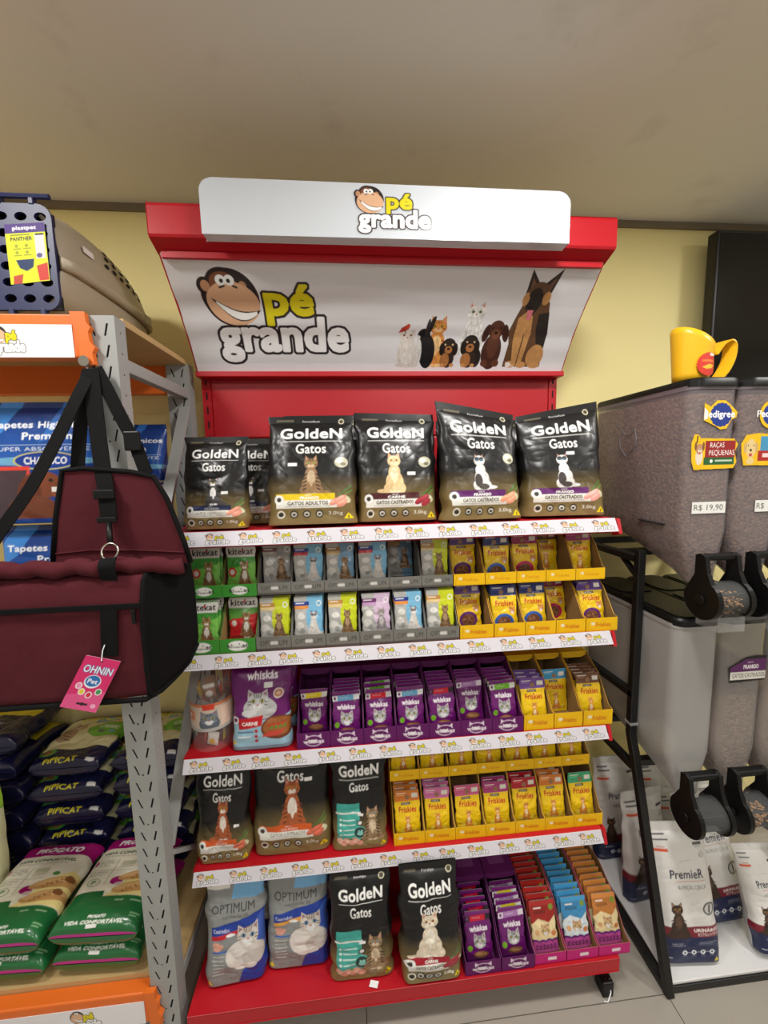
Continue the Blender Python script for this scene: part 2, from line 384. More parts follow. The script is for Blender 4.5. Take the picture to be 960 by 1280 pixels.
# ------------------------------------------------------------------ bags and pouches
def resamp(prof, n):
    p = np.asarray(prof, float); d = np.r_[0, np.cumsum(np.hypot(*np.diff(p, axis=0).T))]
    t = np.linspace(0, d[-1], n); return np.c_[np.interp(t, d, p[:, 0]), np.interp(t, d, p[:, 1])]
def bag_mesh(name, art, w, h, d, seed=1, amp=.003, kind='stand', back=(30, 30, 30), skew=0, seal=.07, mats=None, slump=0, pinch=.04, sect=3.2):
    """bag with printed front (towards -y), bottom centre at the origin. kind: stand (flat bottom), pillow (closed both ends)"""
    nx, ny = art.nx, art.ny; C = art.cells()
    S = np.linspace(-1, 1, nx); 
    if kind == 'stand':
        t = np.linspace(0, 1, ny); ts = 1-seal
        prof = np.where(t < ts, (1-(np.clip(t/ts, 0, 1))**2.4)**.62, 0)*(0.80+.2*np.clip(t/.18, 0, 1)) + .0
        pos = t*h; thick = prof*d/2+.002
    elif kind == 'pouch':
        t = np.linspace(0, 1, ny); q = np.clip((t-.06)/(.80-.06), 0, 1); prof = np.sin(math.pi*q**.8)**.7
        pos = t*h; thick = prof*d/2+.0012
    else:
        a = np.linspace(0, math.pi, 200); n = 5.0
        pf = np.c_[-np.sign(np.cos(a))*np.abs(np.cos(a))**(2/n)*h/2+h/2, np.sin(a)**(2/n)*d/2]
        R = resamp(pf, ny); pos, thick = R[:, 0], R[:, 1]+.001
    # art is drawn top-down, rows here run bottom-up
    C = C[::-1]
    SS, TT = np.meshgrid(S, np.linspace(0, 1, ny)); PP = pos[:, None]+0*SS; TH = thick[:, None]+0*SS
    sec = (1-np.abs(SS)**(sect+6*(1-TT)**3 if kind == 'stand' else sect))**(1/2.0)
    hw = w/2*(1-pinch*np.sin(math.pi*TT)*.5*(TH/(d/2)))
    X = SS*hw; env = np.clip(TH/(d/2)*1.6, .12, 1)*np.clip((1-np.abs(SS))*5, .1, 1)
    Wk = wrinkle((SS+1)/2, TT, h/w, seed)
    if kind != 'pillow': env = env*np.clip(TT*9+.25, 0, 1)
    Y = -TH*sec-.0006+Wk*amp*env
    Z = PP+skew*SS*TT**3
    Y = Y+slump*TT**2
    edge = (vnoise(TT*9+seed, SS*0+seed, seed)-.5)*amp*2.2; X = X+np.sign(SS)*edge*(np.abs(SS)**4)
    Vf = np.stack([X, Y, Z], -1).reshape(-1, 3); F = []
    idx = np.arange(nx*ny).reshape(ny, nx)
    Fq = np.stack([idx[:-1, :-1], idx[:-1, 1:], idx[1:, 1:], idx[1:, :-1]], -1).reshape(-1, 4).tolist()
    # coarse back
    ix = np.unique(np.r_[np.arange(0, nx, 6), nx-1]); iy = np.unique(np.r_[np.arange(0, ny, 6), ny-1])
    bx = X[np.ix_(iy, ix)]; by = (TH*sec)[np.ix_(iy, ix)]+slump*TT[np.ix_(iy, ix)]**2; bz = Z[np.ix_(iy, ix)]
    Vb = np.stack([bx, by, bz], -1).reshape(-1, 3); o = nx*ny; mb = len(ix)
    jd = np.arange(len(ix)*len(iy)).reshape(len(iy), mb)+o
    Fb = np.stack([jd[:-1, :-1], jd[1:, :-1], jd[1:, 1:], jd[:-1, 1:]], -1).reshape(-1, 4).tolist()
    Fs = []; Fseal = []
    if kind == 'stand':
        r0 = int(ny*(1-seal)); k0 = r0*(nx-1); kb = [i for i, v in enumerate(iy) if v >= r0][0]*(mb-1)
        Fseal = Fq[k0:]+Fb[kb:]; Fq = Fq[:k0]; Fb = Fb[:kb]
    if kind == 'stand': Fs = [tuple(idx[0].tolist()[::-1])+tuple(jd[0].tolist())]
    V = np.r_[Vf, Vb]; cols = np.r_[C.reshape(-1, 3), np.tile(lin(back), (len(Vb), 1))]
    me = bpy.data.meshes.new(name); me.from_pydata(V.tolist(), [], Fq+Fb+Fs)
    me.materials.append(mats or FOIL); me.polygons.foreach_set('use_smooth', np.ones(len(me.polygons), bool))
    a = me.color_attributes.new('Col', 'FLOAT_COLOR', 'POINT'); cc = np.ones((len(V), 4), np.float32); cc[:, :3] = cols; a.data.foreach_set('color', cc.ravel())
    me.update()
    if Fseal:
        used, inv = np.unique(np.concatenate([np.asarray(f) for f in Fseal]), return_inverse=True)
        m2 = bpy.data.meshes.new('top_seal'); m2.from_pydata(V[used].tolist(), [], inv.reshape(-1, 4).tolist()); m2.materials.append(mats or FOIL)
        m2.polygons.foreach_set('use_smooth', np.ones(len(m2.polygons), bool))
        a = m2.color_attributes.new('Col', 'FLOAT_COLOR', 'POINT'); a.data.foreach_set('color', cc[used].ravel()); m2.update(); SEAL[me] = m2
    return me
SEAL = {}
def put(name, me, loc, rot=(0, 0, 0), label=None, cat=None, group=None, scale=None):
    o = bpy.data.objects.new(name, me); COL.objects.link(o); o.location = loc; o.rotation_euler = rot
    if scale: o.scale = scale
    if me in SEAL: link(bpy.data.objects.new('top_seal', SEAL[me]), o)
    return tag(o, label, cat, group)
def printed_panel(name, art, P, mats, parent=None, world=True, thick=0, nrm=(0, -1, 0), backcol=(230, 230, 230)):
    """grid of art cells laid over the bilinear/surface points function P(u,v)->xyz; optional thickness behind"""
    nx, ny = art.nx, art.ny; U, Vv = np.meshgrid(np.linspace(0, 1, nx), np.linspace(0, 1, ny))
    pts = P(U, Vv).reshape(-1, 3); idx = np.arange(nx*ny).reshape(ny, nx)
    F = np.stack([idx[:-1, :-1], idx[1:, :-1], idx[1:, 1:], idx[:-1, 1:]], -1).reshape(-1, 4).tolist()
    col = art.cells().reshape(-1, 3)
    if thick:
        ring = idx[0].tolist()+idx[1:, -1].tolist()+idx[-1, :-1][::-1].tolist()+idx[1:-1, 0][::-1].tolist()
        n = len(pts); nv = np.asarray(nrm, float); pts = np.r_[pts, pts[ring]-nv*thick]; m = len(ring)
        F += [(ring[i], ring[(i+1) % m], n+(i+1) % m, n+i) for i in range(m)]+[tuple(n+i for i in range(m))]
        col = np.r_[col, np.tile(lin(backcol), (m, 1))]
    return mk(name, pts, F, mats, parent, col=col, world=world)
def quadP(a, b, c, d):
    a, b, c, d = [np.asarray(q, float) for q in (a, b, c, d)]   # top-left, top-right, bottom-right, bottom-left
    return lambda U, V: (a*(1-U)[..., None]+b*U[..., None])*(1-V)[..., None]+(d*(1-U)[..., None]+c*U[..., None])*V[..., None]

# ================================================================== THE ROOM
WALLY = 1.60
M_WALL = mat('yellow_wall_paint', (250, 236, 168), .7, noise=.03, nscale=3, bump=.08, bscale=160)
M_WALL2 = mat('cream_wall_paint', (232, 230, 224), .7, noise=.03, nscale=3)
def ceiling_mat():
    m, t, b = _new('ceiling_plaster')
    tc = t.nodes.new('ShaderNodeTexCoord')
    n = t.nodes.new('ShaderNodeTexNoise'); n.inputs['Scale'].default_value = 5; n.inputs['Detail'].default_value = 6; n.inputs['Roughness'].default_value = .6
    t.links.new(tc.outputs['Object'], n.inputs['Vector'])
    r = t.nodes.new('ShaderNodeValToRGB'); r.color_ramp.elements[0].position = .25; r.color_ramp.elements[0].color = (*lin((222, 217, 210)), 1)
    r.color_ramp.elements[1].position = .42; r.color_ramp.elements[1].color = (*lin((234, 230, 225)), 1)
    t.links.new(n.outputs['Fac'], r.inputs['Fac']); t.links.new(r.outputs['Color'], b.inputs['Base Color'])
    b.inputs['Roughness'].default_value = .8
    n2 = t.nodes.new('ShaderNodeTexNoise'); n2.inputs['Scale'].default_value = 2.2; n2.inputs['Detail'].default_value = 2
    t.links.new(tc.outputs['Object'], n2.inputs['Vector'])
    bp = t.nodes.new('ShaderNodeBump'); bp.inputs['Strength'].default_value = .35; bp.inputs['Distance'].default_value = .02
    t.links.new(n2.outputs['Fac'], bp.inputs['Height']); t.links.new(bp.outputs['Normal'], b.inputs['Normal'])
    return m
RX0, RX1, RY0 = -2.6, 3.6, -4.0
def structure(o): o['kind'] = 'structure'; return o
structure(MB().box(RX0, RX1, WALLY, WALLY+.1, 0, CEIL+.06).build('wall_back', M_WALL))
structure(MB().box(RX0-.1, RX0, RY0, WALLY+.1, 0, CEIL+.06).build('wall_left', M_WALL2))
structure(MB().box(RX1, RX1+.1, RY0, WALLY+.1, 0, CEIL+.06).build('wall_right', M_WALL2))
structure(MB().box(RX0-.1, RX1+.1, RY0-.1, RY0, 0, CEIL+.06).build('wall_front', M_WALL2))
structure(MB().box(RX0-.1, RX1+.1, RY0-.1, WALLY+.1, CEIL, CEIL+.06).build('ceiling', ceiling_mat()))
# shadow gap where ceiling meets wall, its shade painted as a darker strip
M_GAP = mat('grey_gap_shade', (128, 116, 96), .6)
structure(MB().box(RX0, RX1, WALLY-.012, WALLY, CEIL-.024, CEIL).build('gap_shade_1', M_GAP))
# floor: large tiles with recessed grout
floor = structure(MB().box(RX0-.1, RX1+.1, RY0-.1, WALLY+.1, -.06, -.003).build('floor', mat('grey_grout', (96, 92, 86), .9)))
M_TILE = mat('grey_porcelain_tile', (164, 158, 148), .28, noise=.05, nscale=5)
TS = .955
def tiles():
    ys = [WALLY]+[.976-.0-k*TS for k in range(6)]
    for r in range(len(ys)-1):
        y1, y0 = ys[r], ys[r+1]
        if y0 > WALLY: continue
        off = .0 if r == 0 else .952
        xs = [off+k*TS for k in range(-4, 5)]
        for x in xs:
            a, b = max(x, RX0), min(x+TS, RX1)
            c, d = max(y0, RY0), y1
            if b-a < .02 or d-c < .02: continue
            MB().box(a+.0014, b-.0014, c+.0014, d-.0014, -.0035, 0).build('tile', M_TILE, floor)
tiles()
# ceiling lamps (their light is set at the top)
M_LED = mat('led_diffuser', (255, 247, 232), .4, emit=6)
LAMPTXT = ['right of the header sign', 'near the television', 'above the rack', 'behind the camera', 'behind the camera, to the right', 'behind the camera, to the left', 'far behind, left', 'far behind, middle', 'far behind, right']
for i, (x, y, s, p) in enumerate(PANELS):
    t = thing('ceiling_lamp', 'square white recessed ceiling lamp '+LAMPTXT[i], 'lamp', (x, y, CEIL-.012), group='ceiling lamps')
    MB().plate([(x-s/2, y-s/2), (x+s/2, y-s/2), (x+s/2, y+s/2), (x-s/2, y+s/2)], [[(x-s*.46, y-s*.46), (x+s*.46, y-s*.46), (x+s*.46, y+s*.46), (x-s*.46, y+s*.46)]], .012, Matrix.Translation((0, 0, CEIL-.012))).build('frame', WHITE, t)
    MB().box(x-s*.46, x+s*.46, y-s*.46, y+s*.46, CEIL-.006, CEIL-.001).build('diffuser', M_LED, t)

# ================================================================== GONDOLA
GX0, GX1, GYS, GYB, GYF = -.507, .793, 1.076, 1.455, .986
GW = GX1-GX0
STRIPZ = [1.479, 1.129, .817, .451]; TOPS = [z+.036 for z in STRIPZ]; DECK = .142
G = thing('gondola_shelving', 'red metal shelving unit with four shelves, curved banner and white header sign', 'shelving', (GX0+GW/2, 1.2, 0))
def slot_plate(mb, x0, x1, z0, z1, pitch, holes, y, t=.002):
    n = int((z1-z0)/pitch)
    for k in range(n):
        a = z0+k*pitch; b = a+pitch if k < n-1 else z1
        mb.plate([(x0, a), (x1, a), (x1, b), (x0, b)], [[(px, a+pz) for px, pz in H] for H in holes], t, frame_M((0, y, 0), (1, 0, 0), (0, 0, 1)))
    return mb
for x0 in (GX0, GX1-.03):
    mb = MB(); mb.box(x0, x0+.03, GYB+.004, GYB+.05, .02, 2.02)
    slot_plate(mb, x0, x0+.03, .02, 2.02, .05, [[(x0+.012, .012), (x0+.018, .012), (x0+.018, .038), (x0+.012, .038)]], GYB+.003)
    u = mb.build('upright', RED, G)
    mb = MB(); mb.box(x0+.008, x0+.022, GYB+.0025, GYB+.0038, .03, 2.01); mb.build('slot_shade', DARKIN, u)  # dark sheet painting in the shade behind the slots
zz = [.16, .47, .78, 1.09, 1.40, 1.797, 2.03]
for a, b in zip(zz[:-1], zz[1:]):
    MB().box(GX0+.03, GX1-.03, GYB+.003, GYB+.018, a+.002, b-.002).build('back_panel', RED, G, bevel=.004)
def strip_art(seed, glare=None):
    A = Art(760, 28, 1.29/.040, (220, 217, 226), ss=3); r = random.Random(seed); n = 14
    for i in range(n):
        u = (i+.5)/n+.004*r.uniform(-1, 1)
        A.shop_logo(u-.026, .13, u+.026, .93)
    return A
for k, zb in enumerate(STRIPZ):
    zt = TOPS[k]; mb = MB()
    mb.box(GX0+.004, GX1-.004, GYS+.012, GYB-.002, zt-.012, zt)              # deck
    mb.box(GX0+.004, GX1-.004, GYS+.008, GYS+.014, zb-.004, zt)               # front turn-down
    mb.box(GX0+.004, GX1-.004, GYS+.008, GYS+.03, zb-.006, zb-.003)
    sh = mb.build('shelf', RED, G, bevel=.0015)
    for sx in (GX0-.001, GX1-.003):
        MB().prism([(GYS+.018, zt-.001), (GYS+.018, zb-.006), (GYS+.06, zb-.012), (GYB+.003, zb-.07), (GYB+.003, zt-.001)], sx, sx+.004).build('bracket', RED, sh)
    if k in (0, 1, 2, 3): MB().prism([(GYS-.002, zb-.008), (GYS+.03, zb-.018), (GYS+.03, zt-.001), (GYS+.012, zt-.001)], GX1-.002, GX1+.009).build('end_clip', RED, sh)
    a = strip_art(k)
    printed_panel('price_strip', a, quadP((GX0+.006, GYS+.006, zb+.039), (GX1-.012, GYS+.006, zb+.039), (GX1-.004, GYS-.004, zb), (GX0+.002, GYS-.004, zb)), VINYL, sh, thick=.0015)
# base deck, side plates and feet
mb = MB(); mb.prism([(GYF, DECK), (GYF, DECK-.047), (GYF+.04, DECK-.047), (GYF+.04, DECK-.044), (GYF+.004, DECK-.044), (GYF+.004, DECK-.012), (GYB, DECK-.012), (GYB, DECK)], GX0, GX1)
base = mb.build('base_deck', RED, G, bevel=.0015)
for sx in (GX0+.006, GX1-.046):
    lg = MB().prism([(GYF+.012, DECK-.05), (GYF+.03, .05), (GYF+.05, .03), (GYB+.05, .02), (GYB+.05, DECK-.013), (GYF+.012, DECK-.013)], sx, sx+.03).build('side_plate', RED, G, bevel=.002)
    MB().box(sx-.002, sx+.034, GYF+.0, GYF+.045, 0, .052).build('foot_cap', BLACK, lg, bevel=.004)
mb = MB(); mb.tube([(GX1-.02, GYF+.012, .052), (GX1-.024, GYF-.002, .02), (GX1-.04, GYF-.012, .006), (GX1-.05, GYF-.008, .003)], .0018, 6)
mb.build('cable_tie', WHITE, G)
# header canopy
HT = MB(); HT.prism([(1.150, 2.385), (1.146, 2.375), (1.146, 2.306), (1.150, 2.300), (1.195, 2.283), (1.25, 2.283), (1.25, 2.385)], GX0, GX1)
can = HT.build('header_canopy', RED, G, bevel=.002)
MB().box(GX0+.012, GX1-.012, 1.186, 1.198, 2.268, 2.284).build('canopy_lip', RED, can)
BP = resamp([(1.195, 2.284), (1.222, 2.256), (1.252, 2.226), (1.287, 2.192), (1.32, 2.157), (1.353, 2.118), (1.384, 2.075), (1.405, 2.044), (1.420, 2.018)], 60)
def banner():
    A = Art(860, 236, 1.276/.36, (226, 225, 229), ss=2)
    A.shop_logo(.060, .10, .404, .915)
    # --- family of pets
    pt = lambda L: [(u, v) for u, v in L]
    k = 1.276/.36
    def cat(u, v, H, *a, **q): A.cat(u, v, H, *a, **q)
    b = .945
    before0 = A.C.copy()
    # tall white cat
    cat(.722, b-.12, .50, (226, 226, 224), (240, 240, 238), ear=(214, 200, 196), eye=(150, 160, 110), tail=0)
    # orange tabby
    cat(.629, b, .485, (208, 138, 66), (236, 196, 140), stripe=(150, 84, 32), eye=(170, 150, 60), tail=0)
    # shepherd
    br, tn, dk = (96, 66, 42), (190, 140, 86), (38, 30, 27)
    A.poly([(.822, b), (.826, .72), (.818, .60), (.828, .46), (.838, .34), (.848, .26), (.880, .25), (.905, .34), (.914, .46), (.922, .62), (.926, .78), (.930, b)], br)
    A.poly([(.886, .44), (.912, .42), (.926, .62), (.926, .76), (.902, .72), (.890, .58)], dk)
    A.ell(.908, .84, .085, .115, tn); A.poly([(.835, .48), (.852, .42), (.872, .46), (.880, .62), (.872, b), (.848, b), (.836, .70)], tn)
    A.line(.862, .62, .860, b, .012, br); A.ell(.843, .92, .05, .035, tn); A.ell(.874, .925, .05, .032, tn); A.ell(.912, .93, .06, .03, tn)
    A.poly([(.834, .30), (.836, .06), (.866, .19)], dk); A.poly([(.872, .19), (.912, .05), (.898, .27)], dk); A.poly([(.841, .25), (.841, .12), (.858, .2)], (110, 78, 60)); A.poly([(.882, .2), (.904, .10), (.894, .24)], (96, 66, 50))
    A.ell(.866, .285, .105, .125, br); A.ell(.862, .325, .072, .115, dk); A.ell(.840, .31, .03, .06, tn); A.ell(.892, .30, .035, .06, tn)
    A.ell(.858, .385, .03, .022, (14, 12, 12)); A.poly([(.852, .405), (.868, .405), (.866, .49), (.857, .50)], (214, 120, 132)); A.ell(.848, .275, .011, .011, (10, 9, 8)); A.ell(.876, .272, .011, .011, (10, 9, 8))
    # dachshund
    A.ell(.782, .80, .095, .17, (70, 38, 28)); A.ell(.784, .70, .055, .16, (92, 52, 36)); A.ell(.785, .585, .075, .085, (84, 44, 30)); A.ell(.759, .62, .032, .085, (58, 28, 20), .2); A.ell(.811, .62, .032, .085, (58, 28, 20), -.2)
    A.ell(.785, .63, .04, .045, (120, 74, 50)); A.ell(.785, .615, .016, .014, (14, 10, 9)); A.ell(.774, .57, .01, .01, (12, 9, 8)); A.ell(.796, .57, .01, .01, (12, 9, 8))
    A.ell(.768, .91, .035, .035, (96, 54, 38)); A.ell(.800, .91, .035, .035, (96, 54, 38)); A.ell(.742, .86, .05, .09, (36, 30, 30))
    # two black-and-tan puppies
    for cu, sc in ((.664, 1.0), (.722, 1.12)):
        A.ell(cu, .86, .062*sc, .095, (52, 38, 30)); A.ell(cu-.008, .88, .045*sc, .07, (170, 112, 62)); A.ell(cu, .945-.20*sc, .068*sc, .075*sc, (40, 30, 26))
        A.ell(cu-.018, .945-.17*sc, .026*sc, .06*sc, (30, 22, 18)); A.ell(cu+.018, .945-.17*sc, .026*sc, .06*sc, (30, 22, 18)); A.ell(cu, .945-.165*sc, .036*sc, .036*sc, (176, 116, 66)); A.ell(cu, .945-.175*sc, .014, .012, (14, 10, 9))
        A.ell(cu-.01, .945-.215*sc, .009, .009, (220, 190, 140)); A.ell(cu+.01, .945-.215*sc, .009, .009, (220, 190, 140)); A.ell(cu-.013, .93, .022, .018, (196, 140, 84)); A.ell(cu+.013, .93, .022, .018, (196, 140, 84))
    # rabbit
    A.ell(.605, .80, .075, .16, (24, 23, 26)); A.ell(.594, .65, .06, .07, (24, 23, 26)); A.ell(.610, .56, .022, .10, (30, 28, 30), .35); A.ell(.602, .57, .016, .08, (52, 44, 46), .15); A.ell(.582, .80, .03, .12, (214, 212, 210)); A.ell(.580, .665, .018, .018, (210, 208, 206)); A.ell(.588, .64, .009, .01, (4, 4, 4))
    # white persian
    A.ell(.552, .82, .095, .14, (214, 208, 202)); A.ell(.552, .74, .075, .10, (222, 216, 210)); A.ell(.551, .655, .075, .065, (218, 211, 205))
    for sg in (-1, 1): A.poly([(.551+sg*.020, .65), (.551+sg*.019, .585), (.551+sg*.006, .60)], (206, 198, 192)); A.ell(.551+sg*.009, .645, .012, .01, (120, 92, 40))
    A.ell(.551, .668, .009, .007, (170, 120, 110)); A.ell(.535, .93, .05, .02, (206, 200, 194)); A.ell(.569, .93, .05, .02, (206, 200, 194)); A.ell(.551, .86, .05, .06, (228, 223, 218))
    # red bird and little white mouse
    A.poly([(.526, .625), (.534, .575), (.548, .545), (.556, .552), (.553, .585), (.545, .605)], (176, 58, 38)); A.ell(.551, .556, .018, .018, (196, 74, 44)); A.line(.543, .6, .546, .63, .008, (120, 60, 40))
    A.ell(.838, .925, .028, .024, (226, 220, 214)); A.ell(.832, .905, .01, .01, (216, 180, 172)); A.ell(.848, .935, .03, .006, (210, 170, 160))
    A.fur(before0, .5, .35)
    def P(U, V):
        y = np.interp(V, np.linspace(0, 1, 60), BP[:, 0]); z = np.interp(V, np.linspace(0, 1, 60), BP[:, 1])
        x = GX0+.006+U*(GW-.012)
        rip = (.0035*np.sin(V*19+U*2.0)*np.sin(math.pi*V)*(.5+.5*np.sin(U*5+1)) + .0025*(vnoise(U*5, V*9, 3)-.5))*np.sin(math.pi*V)
        return np.stack([x, y-.003+rip*.7-.0005, z+rip*.7-.001], -1)
    return printed_panel('banner', A, P, VINYL, G)
ban = banner()
for p in ban.data.polygons: p.use_smooth = True
for sx in (GX0, GX1-.006):
    mb = MB(); pts = [(y+.002, z) for y, z in BP[::4]]+[(BP[-1][0]+.002, BP[-1][1])]
    mb.prism(pts+[(y+.022, z+.004) for y, z in pts[::-1]], sx, sx+.006); mb.build('banner_bracket', RED, G)
MB().box(GX0, GX1, 1.405, 1.462, 2.000, 2.018).build('banner_rail', RED, G, bevel=.003)
# white header sign
sg = MB(); o = rrect(-.360, .632, 2.291, 2.424, .012, 4); R = .032
outl = [(-.358, 2.291), (.630, 2.291)]+[(.632-R+R*math.cos(a), 2.424-R+R*math.sin(a)) for a in np.linspace(0, math.pi/2, 7)]+[(-.360+R+R*math.cos(a), 2.424-R+R*math.sin(a)) for a in np.linspace(math.pi/2, math.pi, 7)]
sg.prism(outl, 1.112, 1.146, 'y')
sign = sg.build('header_sign', mat('glossy_white_sign', (208, 214, 221), .12, coat=.5), G, bevel=.004, seg=3)
A = Art(150, 100, .205/.135, (208, 214, 221), ss=4); A.shop_logo(.03, .03, .97, .97)
def logo_flat(A, P, name, parent, bgc=(208, 214, 221), mats=None, strict=False):
    """keep only the printed cells (cells that differ from the backing) as the flat print"""
    nx, ny = A.nx, A.ny; c = A.cells(); U, V = np.meshgrid(np.linspace(0, 1, nx), np.linspace(0, 1, ny)); pts = P(U, V).reshape(-1, 3)
    dm = (np.abs(c-lin(bgc)).max(-1) > .02); idx = np.arange(nx*ny).reshape(ny, nx)
    q = dm[:-1, :-1] | dm[1:, :-1] | dm[1:, 1:] | dm[:-1, 1:]
    if strict: q = dm[:-1, :-1] & dm[1:, :-1] & dm[1:, 1:] & dm[:-1, 1:]
    F = np.stack([idx[:-1, :-1], idx[1:, :-1], idx[1:, 1:], idx[:-1, 1:]], -1)[q]
    used, inv = np.unique(F, return_inverse=True)
    return mk(name, pts[used], inv.reshape(-1, 4), mats or GLOSSY, parent, col=c.reshape(-1, 3)[used])
logo_flat(A, quadP((.030, 1.1112, 2.422), (.248, 1.1112, 2.422), (.248, 1.1112, 2.298), (.030, 1.1112, 2.298)), 'logo_print', sign)

# ================================================================== LEFT RACK
PXR, RK0, RK1 = -.534, 1.0, 1.46
Rk = thing('storage_rack', 'grey slotted steel rack with orange beams and wooden shelf boards', 'rack', (-1.15, 1.2, 0))
def upright(x1, y0, y1, z1):
    x0 = x1-.072; mb = MB(); dirn = 1
    P = .0485
    hl = lambda a, b: [(x0+a-.0032, b[0]), (x0+a+.0032, b[0]), (x0+a+.0032+b[2], b[1]), (x0+a-.0032+b[2], b[1])]
    holes = [hl(.016, (.040, .012, .010))[::-1], hl(.056, (.040, .012, -.008))[::-1]]
    holes = [[(x0+.014, .040), (x0+.019, .040), (x0+.029, .012), (x0+.024, .012)], [(x0+.053, .040), (x0+.058, .040), (x0+.051, .012), (x0+.046, .012)]]
    small = [(x0+.036+.003*math.cos(a), .012+.003*math.sin(a)) for a in np.linspace(0, 2*math.pi, 7)[:-1]]
    n = int(z1/P)
    for k in range(n):
        a = k*P; b = a+P if k < n-1 else z1
        H = [[(px, a+pz) for px, pz in q] for q in holes]+([[(px, a+pz) for px, pz in small]] if k % 3 == 0 else [])
        mb.plate([(x0, a), (x1, a), (x1, b), (x0, b)], H, .002, frame_M((0, y0+.002, 0), (1, 0, 0), (0, 0, 1)))
        sq = [(y0+.022+.003*math.cos(t), a+.025+.003*math.sin(t)) for t in np.linspace(0, 2*math.pi, 7)[:-1]]
        mb.plate([(y0+.002, a), (y0+.045, a), (y0+.045, b), (y0+.002, b)], [sq], .002, frame_M((x1-.002, 0, 0), (0, 1, 0), (0, 0, 1)))
    mb.box(x0, x0+.002, y0+.002, y0+.045, 0, z1)
    mb.box(x0+.002, x0+.014, y0+.043, y0+.045, 0, z1); mb.box(x1-.014, x1-.002, y0+.043, y0+.045, 0, z1)
    u = mb.build('upright', GREYMET, Rk)
    MB().box(x0+.003, x1-.003, y0+.012, y0+.016, 0.01, z1-.01).build('slot_shade', mat('shaded_steel_inside', (70, 70, 68), .8), u)  # darker sheet, the channel's inner shade put into its colour
    return u
for x1 in (PXR, -1.70):
    upright(x1, RK0, 1, 2.046); upright(x1, RK1-.045, 1, 2.046)
    # side bracing
    for z in (1.945, 1.12, .20):
        MB().box(x1-.03, x1-.004, RK0+.046, RK1-.046, z-.016, z+.016).build('side_brace', GREYMET, Rk, bevel=.002)
    for (za, zb2) in ((1.90, 1.32), (1.10, .62), (.26, .60)):
        MB().bar((x1-.016, RK1-.05, za), (x1-.016, RK0+.05, zb2), .012, .034, up=(1, 0, 0)).build('diagonal_brace', GREYMET, Rk, bevel=.001)
M_STRIP = VINYL
def level(zt, strip=True, logos=((-.775, .07),)):
    zb = zt-.10
    for (ya, yb) in ((RK0-.012, RK0+.026), (RK1-.03, RK1)):
        bm = MB().box(-1.70, PXR-.075, ya, yb, zb+.004, zt).build('beam', ORANGE, Rk, bevel=.004)
        if ya < 1.05:
            # end connector with hooked edge
            c = PXR-.075
            pts = [(c-.012, zt+.004), (c+.020, zt+.004), (c+.022, zt-.020), (c+.030, zt-.030), (c+.024, zt-.040), (c+.026, zt-.062), (c+.036, zt-.074), (c+.029, zt-.086), (c+.031, zt-.112), (c+.006, zt-.116), (c+.002, zt-.10), (c-.004, zt-.03)]
            MB().prism(pts, RK0-.016, RK0-.002, 'y').build('beam_connector', ORANGE, bm)
            if strip:
                n = 700; A = Art(n, 52, 1.07/.072, (238, 236, 240), ss=2)
                for (lx, hw) in logos:
                    u = (lx+1.69)/1.07; A.shop_logo(u-hw/1.07*.62, .06, u+hw/1.07*.62, .96)
                printed_panel('label_strip', A, quadP((-1.69, RK0-.0135, zt-.024), (-.62, RK0-.0135, zt-.024), (-.62, RK0-.0135, zt-.096), (-1.69, RK0-.0135, zt-.096)), VINYL, bm, thick=.001)
    for k in range(1):
        MB().prism([(-1.695, RK0+.027), (PXR-.076, RK0+.027), (PXR-.076, RK0+.047), (PXR-.004, RK0+.047), (PXR-.004, RK1-.047), (PXR-.076, RK1-.047), (PXR-.076, RK1+.02), (-1.695, RK1+.02)], zt-.004, zt+.012, 'z').build('shelf_board', WOOD, Rk, bevel=.001)
level(2.044, True, ((-.757, .055), (-1.15, .055), (-1.5, .055)))
level(1.225, False)
level(.235, True, ((-.775, .062), (-1.09, .062), (-1.42, .062)))
LV = {1: 2.056, 2: 1.237, 3: .247}

